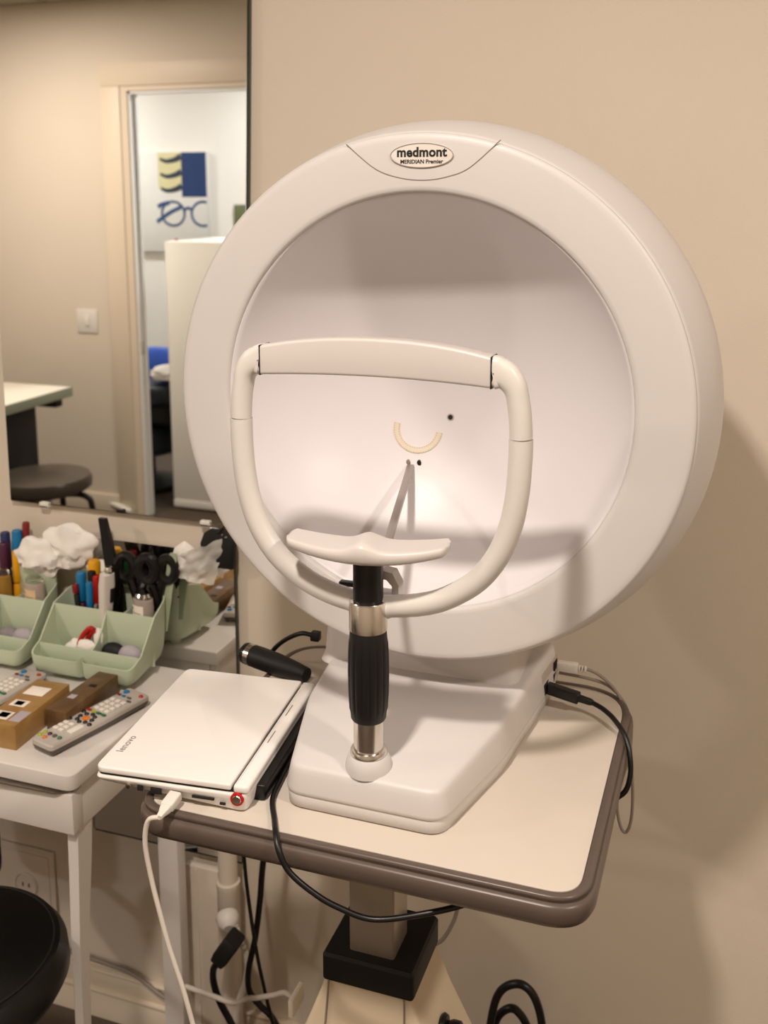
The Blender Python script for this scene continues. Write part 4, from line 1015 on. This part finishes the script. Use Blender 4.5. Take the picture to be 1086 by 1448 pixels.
# USB lead in the laptop's near side
WL = Matrix.Translation((-0.705, 0.962, ZT)) @ Matrix.Rotation(ang, 4, 'Z')
t = thing('usb_lead', 'white cable plugged into the laptop’s near side and hanging to the floor', 'cable', tuple(WL @ Vector((.107, -.012, .013))))
A = along(WL @ Vector((.107, .0, .0145)), WL @ Vector((.103, -.034, .0085)))
bm = nbox(-.0078, .0078, -.0055, .0055, .0012, .024, .0018, 3); bm.transform(A); obj('plug', bm, M_WPLUG, t)
bm = loft([[(x * k_, y * k_, z) for x, y in rounded_poly(rect(-.0066, .0066, -.0048, .0048), .002, 3)] for z, k_ in ((.0241, 1), (.028, .9), (.034, .62), (.040, .5))]); bm.transform(A); obj('strain_relief', bm, M_WPLUG, t)
e_ = A @ Vector((0, 0, .0395))
obj('cord', tube([e_, (-0.6135, 0.933, 0.838), (-0.619, 0.933, 0.809), (-0.6145, 0.935, 0.765), (-0.605, 0.935, 0.722), (-0.5935, 0.935, 0.677), (-0.578, 0.935, 0.628), (-0.568, 0.935, 0.590), (-0.557, 0.937, 0.535), (-0.565, 0.97, 0.40), (-0.60, 0.92, 0.10), (-0.64, 0.86, -0.15), (-0.66, 0.80, -0.268), (-0.62, 0.72, -0.2695)], 0.0030), M_WCORD, t)
# black cable crossing the front edge
tag(obj('black_cable', tube([(-0.552, 1.262, ZT + .0042), (-0.5305, 1.20, ZT + .0042), (-0.512, 1.12, ZT + .0042), (-0.503, 1.06, ZT + .0042), (-0.494, 1.015, ZT + .0042), (-0.4745, 0.978, ZT + .0052), (-0.462, 0.955, 0.8435), (-0.4515, 0.9405, 0.832), (-0.438, 0.9385, 0.810), (-0.410, 0.940, 0.790), (-0.382, 0.943, 0.777), (-0.342, 0.950, 0.767), (-0.286, 0.965, 0.778), (-0.245, 0.985, 0.787), (-0.235, 1.02, 0.783), (-0.25, 1.08, 0.788)], 0.0034), M_BCORD),
    'black cable looping off the cart’s front edge beside the laptop', 'cable')

SCALE[0] = 1.0
# ------------------------------------------------------------------ low wall fittings and cables behind the cart
t = thing('access_panel', 'pale wall panel with a round socket low behind the desk', 'wall panel', (-1.25, WY, 0.2))
obj('cover', nbox(-1.42, -1.170, WY - 0.006, WY - 0.0003, 0.13, 0.325, 0.003), M_PALEPANEL, t)
obj('raised_rim', nbox(-1.40, -1.182, WY - 0.0072, WY - 0.0061, 0.15, 0.312, 0.001), M_PALEPANEL, t)
sk = obj('round_socket', lathe([(0, -.009), (.022, -.009), (.024, -.011), (.026, -.009), (.026, -.004)], 'Y', (-1.235, WY, 0.245), 28), M_PALEPANEL, t)
for x in (-1.242, -1.228): obj('socket_hole', nbox(x - .0015, x + .0015, WY - .0096, WY - .0088, .241, .249), M_GAP, sk)
bm = nbox(-0.872, -0.806, WY - 0.030, WY - 0.0130, 0.0, 0.388, 0.004); box(bm, -0.851, -0.847, WY - 0.032, WY - 0.029, 0.0, 0.384, 0.001)
tag(obj('cable_trunking', bm, M_PALEPANEL), 'wide white vertical cable trunking on the wall below the lower mirror', 'cable trunking')
t = thing('drain_pipe', 'white vertical pipe on the wall right of the cable trunking', 'pipe', (-0.775, WY - 0.04, 0))
obj('pipe_body', lathe([(0.0165, 0.36), (0.0165, 0.62)], 'Z', (-0.778, WY - 0.045, 0), 28), M_PALEPANEL, t)
obj('pipe_sleeve', lathe([(0.016, 0), (0.0195, 0.002), (0.0195, 0.375), (0.0205, 0.377), (0.0205, 0.388), (0.017, 0.390)], 'Z', (-0.778, WY - 0.045, 0), 28), M_PALEPANEL, t)
t = thing('white_plug', 'round white plug with ribbed cord on the pipe behind the cart', 'plug', (-0.755, 1.40, 0.345))
bm = lathe([(0, 0), (.018, 0), (.020, .006), (.017, .018), (.009, .026), (0, .026)], 'Z', (0, 0, 0), 24); bm.transform(along((-0.764, 1.385, 0.350), (-0.745, 1.357, 0.338))); obj('plug_body', bm, M_WPLUG, t)
bm = bmesh.new(); A = along((-0.748, 1.378, 0.342), (-0.724, 1.372, 0.298))
for k in range(6): lathe([(.0045, k * .0075), (.0068 - k * .0004, k * .0075 + .001), (.0068 - k * .0004, k * .0075 + .0045), (.0045, k * .0075 + .006)], 'Z', (0, 0, 0), 14, bm=bm)
bm.transform(A); obj('strain_relief', bm, M_WPLUG, t)
obj('cord', tube([(-0.7255, 1.372, 0.30), (-0.722, 1.374, 0.27), (-0.730, 1.38, 0.235), (-0.745, 1.385, 0.19), (-0.752, 1.385, 0.15), (-0.745, 1.38, 0.10), (-0.715, 1.37, 0.05), (-0.66, 1.35, 0.006), (-0.60, 1.34, 0.006)], 0.0055), M_WCORD, t)
t = thing('power_adapter', 'black plug-in power adapter hanging below the white plug', 'power adapter', (-0.75, 1.35, 0.30))
A = along((-0.728, 1.345, 0.345), (-0.762, 1.345, 0.292))
bm = loft([[(x * k_, y * k_, z) for x, y in rounded_poly(rect(-.019, .019, -.014, .014), .005, 3)] for z, k_ in ((0, .9), (.003, 1), (.042, 1), (.055, .85), (.060, .55))]); bm.transform(A); obj('housing', bm, M_BLACKM, t)
obj('cord', tube([(-0.7635, 1.345, 0.288), (-0.772, 1.347, 0.272), (-0.774, 1.35, 0.245), (-0.765, 1.352, 0.21), (-0.745, 1.352, 0.175), (-0.725, 1.345, 0.145), (-0.70, 1.33, 0.09), (-0.67, 1.31, 0.03), (-0.63, 1.29, 0.0065)], 0.0058), M_BCORD, t)
tag(obj('black_power_cord', tube([(-0.47, 1.10, 0.905), (-0.53, 1.20, 0.86), (-0.64, 1.33, 0.66), (-0.668, 1.335, 0.51), (-0.676, 1.335, 0.435), (-0.686, 1.335, 0.365), (-0.700, 1.335, 0.30), (-0.699, 1.335, 0.262), (-0.680, 1.335, 0.240), (-0.660, 1.335, 0.225), (-0.645, 1.335, 0.19), (-0.638, 1.33, 0.10), (-0.62, 1.32, 0.0055), (-0.58, 1.30, 0.0055)], 0.0050), M_BCORD), 'thick black cord hanging behind the cart, crossing the thinner one', 'cord')
tag(obj('black_thin_cord', tube([(-0.48, 1.04, 0.905), (-0.55, 1.15, 0.86), (-0.69, 1.31, 0.64), (-0.693, 1.318, 0.51), (-0.686, 1.320, 0.42), (-0.676, 1.322, 0.34), (-0.662, 1.322, 0.27), (-0.650, 1.322, 0.215), (-0.652, 1.32, 0.16), (-0.64, 1.31, 0.08), (-0.60, 1.29, 0.003), (-0.56, 1.27, 0.003)], 0.0030), M_BCORD), 'thin black cord hanging behind the cart, crossing the thicker one', 'cord')
tag(obj('grey_wall_cable', tube([(-1.35, 1.452, 0.140), (-1.15, 1.452, 0.128), (-1.06, 1.450, 0.125), (-1.00, 1.45, 0.118), (-0.94, 1.448, 0.092), (-0.90, 1.444, 0.088)], 0.004), M_GCORD), 'grey cable sagging along the wall above the baseboard', 'cable')
tag(obj('white_lead', tube([(-0.834, 1.36, 0.212), (-0.7606, 1.325, 0.2426), (-0.7215, 1.32, 0.246), (-0.6953, 1.32, 0.2614), (-0.6695, 1.306, 0.282), (-0.6378, 1.300, 0.3005), (-0.6165, 1.300, 0.3100), (-0.598, 1.300, 0.2912), (-0.588, 1.300, 0.22), (-0.60, 1.28, 0.06), (-0.585, 1.27, 0.0045), (-0.55, 1.26, 0.0045)], 0.0042), M_WCORD), 'white cable crossing the black cords low behind the cart', 'cable')
t = thing('adapter_brick', 'dark round adapter hanging low among cables left of the cart housing', 'adapter', (-0.655, 1.31, 0.17))
bm = lathe([(0, 0), (.020, 0), (.023, .006), (.023, .036), (.018, .042), (0, .042)], 'Z', (0, 0, 0), 24); bm.transform(along((-0.672, 1.290, 0.180), (-0.640, 1.280, 0.200))); obj('housing', bm, M_BLACKM, t)
obj('white_lead', tube([(-0.655, 1.258, 0.178), (-0.648, 1.258, 0.150), (-0.64, 1.26, 0.08), (-0.63, 1.26, 0.004)], 0.003), M_WCORD, t)
tag(obj('coiled_cable', tube([(-0.31, 1.38, 0.004), (-0.318, 1.37, 0.14), (-0.302, 1.36, 0.29), (-0.287, 1.355, 0.360), (-0.256, 1.352, 0.386), (-0.231, 1.352, 0.366), (-0.219, 1.355, 0.30), (-0.225, 1.36, 0.19), (-0.265, 1.365, 0.12), (-0.300, 1.372, 0.19), (-0.299, 1.378, 0.275), (-0.285, 1.38, 0.308), (-0.264, 1.38, 0.314), (-0.243, 1.382, 0.270), (-0.235, 1.385, 0.14), (-0.23, 1.39, 0.006), (-0.26, 1.40, 0.006)], 0.0062), M_BCORD), 'thick black cable standing in loops right of the cart housing', 'cable')
SCALE[0] = 0.85
tag(obj('thin_grey_cable', tube([(-0.405, 1.36, 0.36), (-0.394, 1.36, 0.405), (-0.379, 1.36, 0.422), (-0.366, 1.36, 0.447), (-0.357, 1.36, 0.475), (-0.352, 1.355, 0.52), (-0.35, 1.34, 0.64), (-0.35, 1.32, 0.785)], 0.0032), M_GCORD), 'thin grey cable hanging behind the cart’s column', 'cable')
SCALE[0] = 1.0

# ------------------------------------------------------------------ black stool at the near left
sx, sy, sz = -0.985, 1.00, 0.50
t = thing('black_stool', 'black padded stool with stitched seat in front of the desk', 'stool', (sx, sy, 0))
obj('seat', lathe([(0, 0.448), (0.128, 0.448), (0.148, 0.456), (0.157, 0.474), (0.155, 0.498), (0.145, 0.513), (0.120, 0.521), (0.06, 0.522), (0, 0.521)], 'Z', (sx, sy, 0), 72), M_LEATHER, t)
obj('piping', tube([(sx + 0.137 * math.cos(2 * PI * k / 40), sy + 0.137 * math.sin(2 * PI * k / 40), 0.5165) for k in range(40)], 0.0016, n=8, sm=2, closed=True), M_BLACKM, t)
obj('gas_column', lathe([(0.024, 0.09), (0.024, 0.30), (0.014, 0.302), (0.014, 0.4478)], 'Z', (sx, sy, 0), 24), M_STEEL, t)
for k in range(5):
    a = 2 * PI * k / 5 + 0.3; d = Vector((math.cos(a), math.sin(a), 0)); c0 = Vector((sx, sy, 0))
    lg = obj('leg', tube([c0 + d * 0.02 + Vector((0, 0, .09)), c0 + d * 0.13 + Vector((0, 0, .08)), c0 + d * 0.23 + Vector((0, 0, .062))], 0.013, sm=4), M_BLACK, t)
    e_ = c0 + d * 0.23
    obj('caster', lathe([(0, -.012), (.020, -.012), (.024, -.008), (.024, .008), (.020, .012), (0, .012)], 'X', (e_.x, e_.y, 0.0243), 20), M_RUB, lg)
bk = obj('backrest', loft([[(-1.185 + x, 1.235 + y_, 0.470 + z) for x, z in rounded_poly(rect(-.13, .075, -.055, .09), .05, 8)] for y_ in (-.018, .018)]), M_LEATHER, t)
obj('back_support', tube([(sx - .10, sy + .10, .440), (sx - .17, sy + .2, .44), (-1.18, 1.245, .47)], .010), M_STEEL, t)

# ------------------------------------------------------------------ render look
scene.view_settings.view_transform = 'Standard'; scene.view_settings.look = 'None'; scene.view_settings.gamma = 1.0
scene.view_settings.use_curve_mapping = False
scene.view_settings.exposure = 0.1
scene.cycles.use_denoising = True
scene.cycles.max_bounces = 10; scene.cycles.glossy_bounces = 6; scene.cycles.transparent_max_bounces = 10; scene.cycles.transmission_bounces = 8
scene.cycles.sample_clamp_indirect = 6.0
